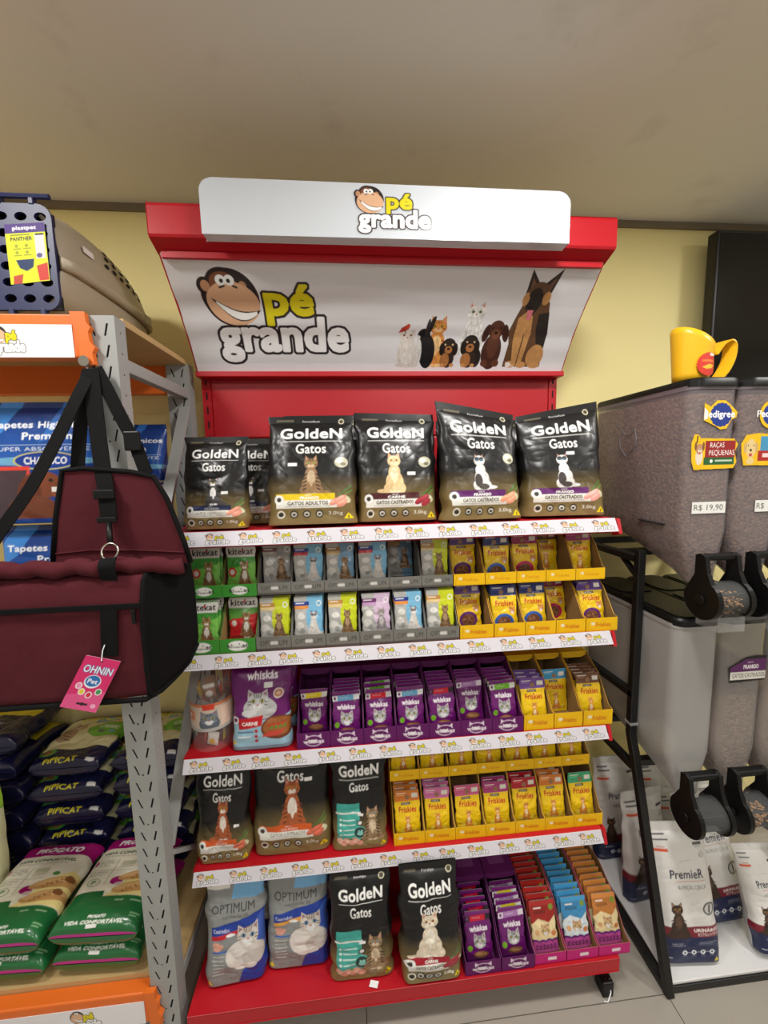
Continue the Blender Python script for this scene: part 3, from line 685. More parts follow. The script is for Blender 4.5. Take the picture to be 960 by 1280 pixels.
# ================================================================== PRODUCTS: artwork
def golden(nx, ny, asp, band, bandtext, catfn, sub='GATOS CASTRADOS', kg='3,0kg', food=(226, 150, 130), badge=True, sticker=(.62, .60), yoff=0, kitten=False):
    A = Art(nx, ny, asp, (20, 20, 21)); y = lambda v: v+yoff
    A.vgrad(.57+yoff, .80+yoff, (20, 20, 21), (118, 100, 60)); A.vgrad(.80+yoff, 1, (118, 100, 60), (134, 116, 74))
    A.text('PremieRpet', .40, y(.062), .60, y(.085), (210, 210, 210)); A.ell(.85, y(.075), .026, .026, (214, 208, 180)); A.ell(.85, y(.075), .018, .018, (70, 66, 50))
    A.rect(.10, y(.055), .30, y(.075), (96, 90, 74))
    A.text('GoldeN', .15, y(.145), .86, y(.245), (246, 246, 244), .022); A.rect(.15, y(.268), .86, y(.274), (220, 220, 218))
    A.text('Gatos', .33, y(.295), .67, y(.385), (236, 236, 234), .012)
    if kitten:
        A.rect(.10, y(.55), .50, y(.92), (70, 168, 156)); A.rect(.10, y(.50), .50, y(.56), (60, 150, 140)); A.rect(.08, y(.585), .52, y(.605), (226, 236, 232))
        for i in range(4): A.ell(.16, y(.665+.05*i), .012, .012, (230, 240, 238)); A.rect(.2, y(.658+.05*i), .42, y(.672+.05*i), (200, 226, 220))
        A.ell(.5, y(.70), .03, .03, (20, 20, 20)); A.ell(.5, y(.70), .02, .02, (230, 230, 226)); A.ell(.50, y(.80), .065, .065, (88, 178, 166)); A.ell(.50, y(.80), .055, .055, (34, 60, 58)); A.ell(.50, y(.81), .03, .022, (130, 190, 180)); A.ell(.48, y(.785), .012, .012, (130, 190, 180)); A.ell(.53, y(.785), .012, .012, (130, 190, 180))
        for i in range(9): A.ell(.13+.045*i, y(.90+.018*((i*7) % 3-1)), .034, .028, ((228, 170, 150), (236, 190, 168), (214, 150, 132))[i % 3])
        A.ell(.33, y(.875), .02, .012, (110, 150, 70))
        catfn(A); A.poly([(.86, y(.965)), (.91, y(.915)), (.96, y(.965))], (238, 214, 20)); A.ell(.90, y(.95), .006, .012, (30, 28, 10))
        A.rect(.46, y(.6), .56, y(.625), (238, 238, 238))
        return A
    catfn(A)
    A.rect(.10, y(.745), .76, y(.80), band); A.rect(.10, y(.80), .78, y(.872), (232, 230, 222))
    A.ell(.135, y(.795), .042, .042, (238, 238, 234)); A.ell(.135, y(.795), .02, .02, (60, 56, 52))
    A.text('SABOR', .42, y(.752), .50, y(.765), (240, 240, 240)); A.text(bandtext, .37, y(.770), .58, y(.793), (244, 244, 240), .03)
    A.text(sub, .23, y(.813), .68, y(.845), (84, 78, 66), .02); A.rect(.2, y(.855), .7, y(.860), (160, 156, 146))
    A.line(.80, y(.77), .94, y(.68), .012, (70, 120, 50)); A.line(.84, y(.78), .95, y(.72), .01, (96, 146, 60)); A.ell(.88, y(.80), .05, .03, (206, 208, 170), .5)
    for dx, dy, rx in ((.76, .82, .055), (.82, .80, .06), (.84, .835, .055)): A.ell(dx, y(dy), rx, .026, food, -.5); A.ell(dx-.01, y(dy-.008), rx*.7, .011, tuple(min(255, int(c*1.18)) for c in food), -.5)
    for i, u in enumerate((.155, .30, .44, .58)):
        A.ell(u, y(.925), .034, .034, (226, 222, 210) if i == 0 else (22, 21, 20)); A.ell(u, y(.925), .024, .022, (70, 62, 46) if i == 0 else (200, 196, 184)); A.ell(u, y(.928), .014, .010, (40, 36, 30))
    A.text(kg, .68, y(.905), .84, y(.945), (236, 232, 222), .02)
    A.poly([(.85, y(.972)), (.905, y(.918)), (.96, y(.972))], (238, 214, 20)); A.ell(.905, y(.955), .006, .014, (30, 28, 10))
    if badge:
        A.ell(.84, y(.47), .058, .048, (196, 194, 170)); A.ell(.82, y(.458), .03, .02, (236, 236, 226)); A.ell(.86, y(.485), .024, .016, (120, 116, 92))
    if sticker: A.rect(sticker[0], y(sticker[1]), sticker[0]+.10, y(sticker[1]+.028), (242, 242, 240))
    return A
def c_tux(u=.5, v=.745, H=.30): return lambda A: A.cat(u, v, H, (64, 62, 62), (232, 230, 228), ear=(40, 38, 38), eye=(200, 190, 80), mask=(28, 27, 27), turn=-.02)
def c_tab(u=.5, v=.74, H=.36): return lambda A: A.cat(u, v, H, (150, 118, 84), (196, 172, 140), stripe=(52, 38, 26), eye=(170, 190, 90))
def c_cream(u=.46, v=.75, H=.37): return lambda A: A.cat(u, v, H, (226, 196, 146), (242, 222, 184), ear=(214, 170, 120), eye=(200, 130, 40), tail=-1)
def c_bw(u=.48, v=.74, H=.32):
    def f(A):
        A.cat(u, v, H, (218, 216, 214), (240, 238, 236), ear=(54, 50, 50), eye=(90, 150, 190), mask=(50, 46, 46), turn=-.05)
        A.ell(u-.10*H/A.asp, v-.25*H, .12*H, .18*H, (66, 58, 56)); A.ell(u+.02, v-.08*H, .16*H, .08*H, (74, 66, 62))
    return f
def c_maine(u=.52, v=.755, H=.40): return lambda A: A.cat(u, v, H, (172, 92, 52), (232, 220, 208), stripe=(120, 56, 28), ear=(150, 80, 46), eye=(190, 160, 60), tail=-1)
def c_pers(u=.47, v=.755, H=.36): return lambda A: A.cat(u, v, H, (222, 208, 186), (240, 232, 216), ear=(206, 182, 150), eye=(190, 130, 50), tail=-1, nose=(120, 70, 60))
def c_kit(u=.72, v=.90, H=.36): return lambda A: A.cat(u, v, H, (150, 124, 92), (206, 186, 158), stripe=(50, 40, 30), eye=(140, 170, 180))

def optimum(nx, ny, asp, stripe):
    A = Art(nx, ny, asp, (136, 139, 138))
    A.poly([(.52, .0), (1, 0), (1, .26), (.45, .24)], (116, 172, 214)); A.ell(.80, .08, .035, .05, (232, 238, 244)); A.ell(.80, .08, .022, .035, (90, 140, 190))
    A.rect(.02, .03, .42, .15, (228, 228, 218)); A.rect(.05, .07, .11, .13, (40, 40, 40)); A.rect(.15, .055, .36, .07, (70, 70, 66)); A.rect(.15, .09, .38, .097, (140, 140, 136)); A.rect(.15, .11, .34, .117, (140, 140, 136))
    A.text('OPTIMUM', .13, .275, .82, .35, (44, 44, 46), .004); A.text('nutrition for life', .30, .365, .72, .395, (60, 60, 62), 0, shear=.2)
    A.poly([(.12, .46), (1, .375), (1, .46), (.12, .535)], (34, 62, 150)); A.poly([(.12, .535), (.7, .487), (.7, .525), (.12, .57)], stripe); A.text('Castrados', .15, .475, .42, .505, (240, 240, 246), .02)
    A.poly([(.55, 1), (.62, .87), (.8, .84), (1, .70), (1, 1)], (34, 62, 150)); A.poly([(.6, .6), (.95, .4), (1, .42), (1, .72), (.6, .86)], (60, 92, 176))
    for x, yy in ((.2, .6), (.26, .615), (.22, .635)): A.ell(x, yy, .035, .02, (150, 70, 60) if stripe[0] > 190 and stripe[1] < 90 else (220, 160, 140))
    A.rect(.14, .66, .38, .675, (60, 100, 180))
    for i in range(6): A.rect(.14, .70+.035*i, .34-.02*(i % 2), .708+.035*i, (196, 198, 198))
    A.ell(.67, .72, .17, .13, (212, 206, 200)); A.ell(.56, .75, .10, .09, (220, 214, 208)); A.ell(.80, .76, .10, .07, (196, 188, 182)); A.ell(.60, .83, .06, .03, (226, 220, 214)); A.ell(.74, .83, .06, .03, (226, 220, 214))
    A.cat_face(.72, .56, .095, fur=(206, 198, 190), dark=(120, 106, 98), eye=(110, 160, 200))
    A.poly([(.03, .975), (.08, .93), (.13, .975)], (232, 208, 30)); A.ell(.44, .535, .04, .014, (240, 240, 240))
    return A
def whiskas_bag():
    A = Art(92, 118, .18/.25, (102, 22, 100))
    A.text('whiskás', .28, .10, .78, .19, (244, 240, 244), .02); A.rect(.56, .22, .70, .28, (226, 226, 226))
    A.ell(.5, .50, .2, .13, (180, 180, 182)); A.cat_face(.46, .42, .125, fur=(196, 196, 198)); A.ell(.32, .55, .09, .035, (206, 206, 208)); A.ell(.62, .54, .10, .035, (206, 206, 208))
    A.ell(.80, .345, .06, .055, (236, 222, 214)); A.ell(.80, .345, .048, .043, (178, 120, 96)); A.ell(.8, .345, .025, .02, (220, 190, 160))
    A.poly([(.0, .68), (1, .60), (1, 1), (0, 1)], (156, 196, 216)); A.poly([(.14, .61), (.55, .58), (.52, .70), (.14, .74)], (196, 24, 34)); A.text('CARNE', .20, .645, .46, .69, (246, 240, 240), .03)
    A.ell(.08, .635, .045, .045, (236, 236, 236)); A.ell(.08, .635, .025, .025, (102, 22, 100))
    A.ell(.79, .735, .20, .14, (116, 62, 34)); A.ell(.79, .725, .175, .11, (160, 96, 50)); 
    for i in range(12): A.ell(.66+.024*i, .70+.03*math.sin(i*2.1), .022, .018, ((190, 60, 40), (96, 130, 50), (150, 84, 44))[i % 3])
    for i in range(3): A.ell(.62+.09*i, .80, .07, .022, (206, 72, 60), -.4)
    A.ell(.43, .76, .02, .02, (190, 30, 40)); A.ell(.43, .82, .02, .02, (190, 30, 40)); A.ell(.43, .88, .02, .02, (190, 30, 40)); A.rect(.12, .76, .38, .78, (90, 120, 160)); A.rect(.12, .82, .34, .84, (236, 240, 244))
    A.poly([(.03, .92), (.065, .86), (.10, .92)], (232, 208, 30)); A.rect(0, .95, 1, 1, (130, 150, 170))
    return A
def premier(nx=104, ny=180):
    A = Art(nx, ny, .19/.44, (226, 224, 220))
    A.rect(.06, .085, .30, .095, (36, 42, 62)); A.rect(.08, .12, .34, .130, (36, 42, 62)); A.rect(.05, .185, .30, .205, (224, 92, 52)); A.rect(.12, .170, .26, .175, (200, 120, 90))
    A.rect(.74, .145, .90, .165, (60, 60, 66)); A.rect(.76, .175, .88, .178, (140, 140, 140)); A.ell(.86, .23, .022, .022, (150, 150, 150)); A.ell(.86, .23, .017, .017, (222, 220, 216)); A.line(.82, .24, .90, .22, .006, (120, 120, 120))
    A.text('PremieRpet', .46, .262, .66, .272, (90, 90, 96))
    A.text('PremieR', .26, .325, .82, .39, (30, 34, 66), .022); A.rect(.34, .405, .86, .409, (206, 120, 100)); A.text('NUTRIÇÃO CLÍNICA', .36, .43, .84, .470, (56, 58, 72), .012)
    A.ell(.83, .60, .048, .048, (84, 90, 92)); A.ell(.83, .60, .036, .036, (216, 214, 210)); A.text('i', .81, .57, .85, .63, (84, 90, 92), .03)
    A.rect(0, .725, 1, .80, (122, 28, 44)); A.rect(0, .80, 1, 1, (28, 38, 78))
    A.cat(.30, .80, .25, (58, 40, 32), (92, 68, 52), stripe=(34, 22, 18), ear=(50, 34, 28), eye=(200, 160, 60), tail=0); A.ell(.28, .79, .09, .02, (58, 40, 32))
    A.text('URINÁRIO', .54, .737, .95, .765, (240, 230, 230), .03); A.text('ESTRUVITA', .60, .774, .94, .793, (230, 214, 214), .02)
    A.text('GATOS', .16, .84, .34, .848, (220, 224, 234), .02); A.text('CASTRADOS', .16, .856, .38, .864, (220, 224, 234), .02); A.rect(.60, .835, .90, .838, (150, 158, 180)); A.rect(.60, .845, .84, .848, (150, 158, 180)); A.rect(.60, .855, .88, .858, (150, 158, 180))
    A.rect(.30, .912, .88, .915, (180, 186, 200))
    for i in range(4): A.ell(.36+.15*i, .914, .017, .017, (236, 238, 242)); A.ell(.36+.15*i, .914, .008, .008, (60, 70, 100)); A.rect(.32+.15*i, .94, .40+.15*i, .943, (150, 158, 180))
    A.poly([(.84, .985), (.885, .955), (.93, .985)], (222, 202, 40)); A.rect(.06, .95, .16, .957, (190, 196, 210))
    return A
def progato():
    A = Art(120, 190, .25/.48, (232, 226, 206)); mg, gr = (166, 24, 112), (32, 104, 56)
    A.rect(0, 0, 1, .155, mg); A.text('PROGATO', .22, .055, .82, .115, (244, 236, 240), .035, shear=.12); A.rect(.4, .125, .62, .132, (210, 130, 180))
    A.text('VIDA CONFORTÁVEL', .10, .185, .84, .225, (44, 86, 50), .03, shear=.12); A.text('GRANULADO HIGIÊNICO', .14, .237, .76, .252, (120, 118, 96))
    A.ell(.09, .315, .012, .03, mg); A.text('RENDE', .13, .29, .30, .303, (70, 110, 76), .02); A.text('MUITO', .13, .312, .32, .332, (44, 96, 56), .03); A.text('ALTO', .13, .34, .28, .36, (44, 96, 56), .03)
    A.line(.36, .28, .36, .55, .004, (150, 160, 130)); A.line(.06, .40, .62, .40, .003, (170, 176, 150)); A.line(.06, .48, .62, .48, .003, (170, 176, 150)); A.rect(.42, .30, .60, .345, (190, 190, 160)); A.text('BIODEGRADÁVEL', .42, .352, .60, .365, (70, 110, 76), .02)
    A.text('MUITO', .10, .415, .30, .435, (44, 96, 56), .03); A.text('SECO', .10, .445, .26, .465, (44, 96, 56), .03); A.ell(.22, .53, .04, .04, (224, 220, 198)); A.ell(.22, .53, .04, .04, (80, 130, 80), ring=.88); A.text('P', .195, .51, .245, .55, (60, 120, 70), .02)
    A.ell(.49, .51, .042, .042, mg); A.ell(.54, .545, .03, .02, (214, 190, 190))
    A.poly([(.52, .62), (.60, .52), (.72, .40), (.9, .33), (1, .34), (1, .66), (.45, .665)], (236, 218, 146))
    A.ell(.72, .36, .024, .02, (88, 140, 76))
    for cx, cy, L in ((.81, .445, .17), (.78, .575, .15)):
        A.ell(cx, cy, L, .052, (206, 158, 98), -.25); A.ell(cx-.02, cy-.012, L*.85, .026, (226, 184, 126), -.25)
        for i in range(16): A.ell(cx+(i-8)*.018/.5*.5, cy-(i-8)*.0055+.016*math.sin(i*2.4), .007, .009, (172, 120, 66))
        A.ell(cx+.12, cy-.04, .03, .03, (136, 88, 50))
    A.rect(0, .665, 1, 1, gr); A.poly([(0, .63), (.42, .61), (.45, .68), (0, .68)], gr)
    A.rect(.62, .70, .72, .712, (150, 186, 150)); A.rect(.80, .70, .92, .712, (150, 186, 150))
    A.text('PROGATO', .40, .815, .60, .838, (240, 244, 236), .03, shear=.1); A.text('VIDA CONFORTÁVEL', .16, .848, .82, .878, (236, 242, 232), .03, shear=.12); A.rect(.42, .882, .54, .91, (230, 230, 226)); A.rect(.86, .80, .96, .812, (130, 176, 130)); A.rect(.86, .822, .94, .832, (130, 176, 130))
    A.rect(0, .965, 1, 1, (190, 40, 140))
    return A.shift(.11)
def pipicat():
    A = Art(110, 150, .27/.40, (24, 26, 62)); 
    A.poly([(.03, .02), (.95, .02), (.97, .68), (.5, .72), (.04, .70)], (226, 222, 178)); A.rect(0, 0, 1, .10, (24, 26, 62)); A.poly([(.5, .04), (1, .04), (1, .12), (.45, .2)], (120, 176, 206))
    A.text('PIPICAT', .22, .045, .98, .145, (234, 222, 40), .03, shear=.1)
    A.ell(.76, .36, .19, .15, (108, 178, 60)); A.ell(.76, .36, .18, .14, (120, 190, 66)); A.text('Classic', .62, .30, .90, .36, (236, 246, 226), .02, shear=.2); A.ell(.70, .41, .04, .025, (110, 130, 100)); A.ell(.85, .41, .035, .03, (120, 190, 200)); A.ell(.83, .19, .055, .045, (236, 150, 40)); A.rect(.77, .18, .89, .20, (244, 236, 210))
    A.ell(.22, .44, .09, .13, (178, 150, 122)); A.ell(.30, .30, .07, .07, (190, 164, 136)); A.poly([(.22, .27), (.22, .18), (.30, .24)], (170, 140, 112)); A.poly([(.31, .23), (.38, .18), (.38, .27)], (170, 140, 112)); A.ell(.30, .32, .03, .02, (236, 226, 214))
    for i in range(4): A.ell(.2+.02*i, .38+.05*i, .05, .008, (110, 84, 62), .4)
    A.ell(.17, .75, .09, .045, (60, 150, 60)); A.ell(.17, .75, .06, .03, (130, 90, 50))
    A.text('PIPICAT', .22, .855, .66, .92, (224, 214, 40), .02); A.rect(.78, .86, .90, .905, (226, 226, 226))
    return A.shift(.08)
def pipi_yellow():
    A = Art(110, 130, .27/.40, (26, 28, 66)); A.poly([(.25, .04), (.95, .04), (.9, .5), (.2, .42)], (226, 214, 40)); A.rect(.4, .26, .72, .33, (190, 180, 34)); A.rect(.55, .1, .8, .2, (240, 150, 60)); A.ell(.3, .15, .06, .05, (190, 40, 70))
    A.text('PIPICAT', .15, .60, .6, .68, (150, 150, 190), .02); A.text('PIPICAT', .2, .86, .64, .93, (214, 204, 40), .02)
    return A
def tapete():
    A = Art(130, 150, .30/.34, (24, 62, 140))
    A.vgrad(0, .5, (18, 46, 110), (38, 92, 176)); A.poly([(.15, 0), (.35, 0), (.18, .25), (0, .35), (0, .2)], (60, 130, 206)); A.poly([(.7, 0), (.8, 0), (.6, .3), (.5, .35)], (50, 110, 190))
    A.text('Tapetes Higiênicos', .08, .165, .97, .235, (240, 244, 250), .022); A.text('Premium', .36, .255, .80, .315, (240, 244, 250), .022)
    A.rect(.05, .355, .97, .36, (180, 200, 226)); A.text('SUPER ABSORVENTE', .10, .375, .94, .405, (226, 234, 244), .01)
    A.poly([(0, .47), (.5, .44), (1, .47), (1, .51), (.5, .53), (0, .51)], (110, 170, 206)); A.ell(.56, .485, .25, .075, (206, 200, 120)); A.ell(.56, .485, .235, .066, (22, 60, 150)); A.text('CHALESCO', .37, .455, .75, .515, (240, 242, 246), .03)
    A.rect(0, .53, .42, .60, (222, 66, 52)); A.poly([(.0, .56), (.4, .56), (.3, .95), (0, .95)], (70, 52, 60))
    A.ell(.52, .68, .16, .11, (128, 66, 40)); A.ell(.70, .74, .10, .055, (146, 78, 46)); A.ell(.40, .76, .09, .16, (104, 50, 30), .2); A.ell(.42, .90, .2, .14, (120, 62, 38)); A.ell(.80, .73, .022, .02, (20, 14, 12)); A.ell(.60, .645, .018, .014, (20, 14, 10)); A.rect(.60, .70, .68, .74, (242, 240, 236))
    A.poly([(.72, .80), (.95, .70), (1, .72), (1, .95), (.6, .95), (.62, .85)], (236, 156, 40)); A.rect(.6, .92, 1, .955, (224, 84, 36)); A.text('30', .88, .69, 1.0, .76, (240, 244, 250), .03); A.rect(.86, .65, .99, .67, (200, 190, 180)); A.rect(0, .955, 1, 1, (24, 66, 146))
    return A
def friskies(top, disc=None, tint=(236, 196, 26)):
    A = Art(48, 68, .095/.14, tint)
    A.rect(0, 0, 1, .235, top); A.rect(.08, .06, .45, .075, (240, 236, 226)); A.rect(.08, .10, .38, .115, tuple(min(255, c+70) for c in top)); A.ell(.42 if disc else .5, .16, .06, .05, (150, 110, 80)); A.rect(.68, .08, .92, .17, (230, 226, 214))
    A.rect(.26, .255, .62, .305, (24, 22, 20)); A.text('PURINA', .30, .265, .58, .295, (230, 226, 220), .02)
    A.text('Friskies', .16, .335, .84, .46, (186, 40, 30), .015, shear=.05)
    if disc:
        A.cat_face(.78, .55, .085, fur=(214, 140, 70), dark=(160, 90, 40), eye=(230, 210, 120)); A.ell(.46, .80, .24, .185, disc); A.ell(.46, .805, .175, .13, (120, 78, 56))
        for i in range(14): A.ell(.46+.2*math.cos(i*2.4)*(.3+.6*(i % 5)/5), .805+.11*math.sin(i*2.4)*(.3+.6*(i % 5)/5), .024, .018, ((156, 108, 76), (96, 60, 44))[i % 2])
    else:
        A.cat(.5, .93, .42, (226, 150, 60), (246, 220, 170), stripe=(190, 104, 30), tail=0); A.ell(.28, .86, .05, .07, (244, 214, 70)); A.ell(.76, .88, .05, .06, (244, 214, 70))
    return A
def whiskas(flav, edge=(236, 232, 236), kitten=False):
    A = Art(48, 70, .095/.14, (104, 24, 104)); A.rect(0, .0, 1, .05, (120, 40, 118))
    A.poly([(0, .10), (1, .07), (1, .185), (0, .21)], edge); A.poly([(.2, .095), (.78, .078), (.78, .19), (.2, .205)], flav); A.ell(.10, .15, .03, .035, (120, 60, 120)); A.rect(.27, .125, .60, .15, tuple(min(255, int(c*.6+90)) for c in flav))
    A.text('whiskas', .17, .27, .83, .375, (240, 234, 240), .025)
    A.cat_face(.52, .56, .155 if not kitten else .13, fur=(184, 184, 186)); A.ell(.16, .69, .06, .06, (124, 180, 50)); A.ell(.55, .82, .19, .075, (130, 84, 52)); A.ell(.55, .81, .15, .05, (170, 122, 84)); A.rect(0, .93, 1, 1, (80, 16, 82))
    return A
def opt_pouch(side, flag, cf):
    A = Art(48, 68, .095/.14, (176, 176, 172)); A.poly([(.45, 0), (1, 0), (1, 1), (.62, 1), (.42, .5)], side); A.ell(.86, .16, .06, .06, (236, 238, 236)); A.ell(.86, .16, .04, .04, side)
    A.rect(0, .12, .52, .20, flag[0]); A.rect(0, .20, .5, .27, flag[1]); A.rect(.06, .14, .36, .16, (236, 236, 236)); A.ell(.25, .42, .09, .06, (222, 220, 214)); A.ell(.2, .62, .1, .09, (206, 204, 198)); A.ell(.3, .7, .06, .05, (150, 150, 146))
    cf(A); A.text('OPTIMUM', .14, .90, .9, .96, (70, 70, 72), .01)
    return A
CF_SIAM = lambda A: A.cat(.68, .80, .50, (206, 200, 194), (226, 222, 216), mask=(90, 80, 76), ear=(70, 62, 60), eye=(110, 160, 200))
CF_TABBY = lambda A: A.cat(.66, .80, .50, (126, 96, 66), (170, 140, 108), stripe=(50, 36, 26), eye=(190, 180, 90))
CF_GREY = lambda A: A.cat(.68, .80, .50, (150, 144, 146), (190, 184, 184), stripe=(90, 86, 90), eye=(190, 180, 90))
def kitekat(bg, lower):
    A = Art(48, 68, .095/.14, bg); A.poly([(0, .5), (1, .35), (1, 1), (0, 1)], lower); A.rect(0, .03, 1, .24, (228, 226, 220)); A.text('kitekat', .08, .06, .92, .20, (24, 22, 22), .035); A.ell(.55, .11, .02, .03, (206, 30, 40))
    A.cat(.62, .88, .58, (150, 112, 76), (230, 224, 214), stripe=(80, 56, 36), eye=(180, 190, 80)); A.ell(.2, .55, .10, .10, (200, 40, 44)); A.ell(.2, .55, .06, .06, (236, 220, 210)); A.ell(.3, .88, .16, .08, (150, 40, 34)); A.rect(0, .96, 1, 1, (200, 206, 200))
    return A
def treat(top, body=(226, 206, 158)):
    A = Art(48, 66, .095/.14, body); A.rect(0, 0, 1, .12, tuple(min(255, int(c*1.1+8)) for c in top)); A.poly([(0, .1), (1, .1), (1, .30), (.7, .42), (.3, .34), (0, .44)], top); A.ell(.84, .15, .06, .06, (120, 150, 50)); A.rect(.16, .14, .46, .165, (240, 230, 220)); A.rect(.16, .20, .62, .25, tuple(int(c*.75) for c in top))
    A.cat_face(.52, .54, .12, fur=(206, 170, 124), dark=(130, 92, 60)); A.ell(.2, .58, .06, .05, (210, 160, 110)); A.ell(.84, .62, .07, .05, (196, 120, 70))
    for u in (.12, .38, .62, .88): A.ell(u, .84, .14, .13, (96, 40, 120))
    for u in (.12, .38, .62, .88): A.ell(u, .87, .125, .12, (186, 80, 150))
    A.rect(0, .88, 1, 1, (186, 80, 150))
    for i in range(6): A.ell(.16+.136*i, .875, .028, .05, (84, 30, 108)); A.ell(.16+.136*i, .875, .013, .026, (186, 80, 150))
    return A
POUCH = {}
def pouch_mesh(key, art, h=.14, w=.083, d=.015, seed=0, amp=.0024):
    POUCH[key] = [bag_mesh('pouch_'+key, art, w, h, d, seed+3*i+1, amp, kind='pouch', back=(150, 150, 150), pinch=.02) for i in range(2)]
def make_pouches():
    navy, mag, pur, pink, brn, org, red, blu, grn = (32, 44, 110), (150, 24, 80), (84, 48, 130), (206, 110, 160), (110, 70, 44), (214, 122, 44), (176, 26, 44), (60, 150, 200), (60, 160, 110)
    for i, (k, t, d) in enumerate((('f_navy', navy, (40, 90, 170)), ('f_red', mag, (190, 24, 90)), ('f_purple', pur, (96, 40, 110)), ('f_lilac', (110, 74, 150), None), ('f_brown', brn, None), ('f_orange', org, None), ('f_pink', pink, None), ('f_magenta', (170, 60, 120), None), ('f_crimson', red, None), ('f_blue', blu, None), ('f_green', grn, None), ('f_rose', (200, 90, 130), None))):
        pouch_mesh(k, friskies(t, d), seed=20+i)
    for i, (k, c, e) in enumerate((('w_yellow', (230, 206, 30), (230, 226, 220)), ('w_blue', (104, 170, 210), (230, 232, 236)), ('w_red', (206, 22, 40), (210, 204, 208)), ('w_lilac', (170, 120, 180), (220, 210, 224)), ('w_green', (110, 180, 40), (226, 230, 220)), ('w_darkred', (196, 20, 50), (40, 24, 40)))):
        pouch_mesh(k, whiskas(c, e), seed=50+i)
    lime, sky, pnk, slv = (196, 206, 30), (120, 180, 214), (206, 180, 206), (160, 160, 158)
    for i, a in enumerate((('o_lime', lime, ((190, 140, 60), (214, 190, 140)), CF_TABBY), ('o_sky', sky, ((34, 62, 150), (220, 140, 60)), CF_SIAM), ('o_skyred', sky, ((34, 62, 150), (196, 40, 50)), CF_SIAM), ('o_pink', pnk, ((110, 50, 110), (190, 150, 190)), CF_GREY), ('o_silver', slv, ((110, 40, 50), (190, 186, 180)), CF_TABBY), ('o_brown', (110, 150, 180), ((150, 110, 50), (200, 170, 110)), CF_TABBY))):
        pouch_mesh(a[0], opt_pouch(*a[1:]), seed=70+i)
    pouch_mesh('k_green', kitekat((70, 150, 60), (120, 190, 80)), seed=80); pouch_mesh('k_red', kitekat((96, 160, 70), (190, 34, 40)), seed=82)
    pouch_mesh('t_red', treat((150, 34, 30)), seed=90); pouch_mesh('t_blue', treat((58, 132, 180), (206, 216, 222)), seed=91); pouch_mesh('t_orange', treat((184, 116, 54)), seed=92)
make_pouches()
PDESC = {'f_navy': 'yellow pouch with navy top', 'f_red': 'yellow pouch with dark red top', 'f_purple': 'yellow pouch with purple top', 'f_lilac': 'yellow pouch with lilac top', 'f_brown': 'yellow pouch with brown top', 'f_orange': 'yellow pouch with orange top',
 'f_pink': 'yellow pouch with pink top', 'f_magenta': 'yellow pouch with magenta top', 'f_crimson': 'yellow pouch with red top', 'f_blue': 'yellow pouch with blue top', 'f_green': 'yellow pouch with green top', 'f_rose': 'yellow pouch with rose top',
 'w_yellow': 'purple pouch with yellow flash', 'w_blue': 'purple pouch with blue flash', 'w_red': 'purple pouch with red flash', 'w_lilac': 'purple pouch with lilac flash', 'w_green': 'purple pouch with green flash', 'w_darkred': 'purple pouch with red-black flash',
 'o_lime': 'lime and silver pouch', 'o_sky': 'sky-blue and silver pouch', 'o_skyred': 'sky-blue red-striped pouch', 'o_pink': 'pale pink silver pouch', 'o_silver': 'plain silver pouch', 'o_brown': 'silver pouch with brown flag',
 'k_green': 'green cat pouch', 'k_red': 'red and green pouch', 't_red': 'red-topped treat pouch', 't_blue': 'blue-topped treat pouch', 't_orange': 'orange-topped treat pouch'}

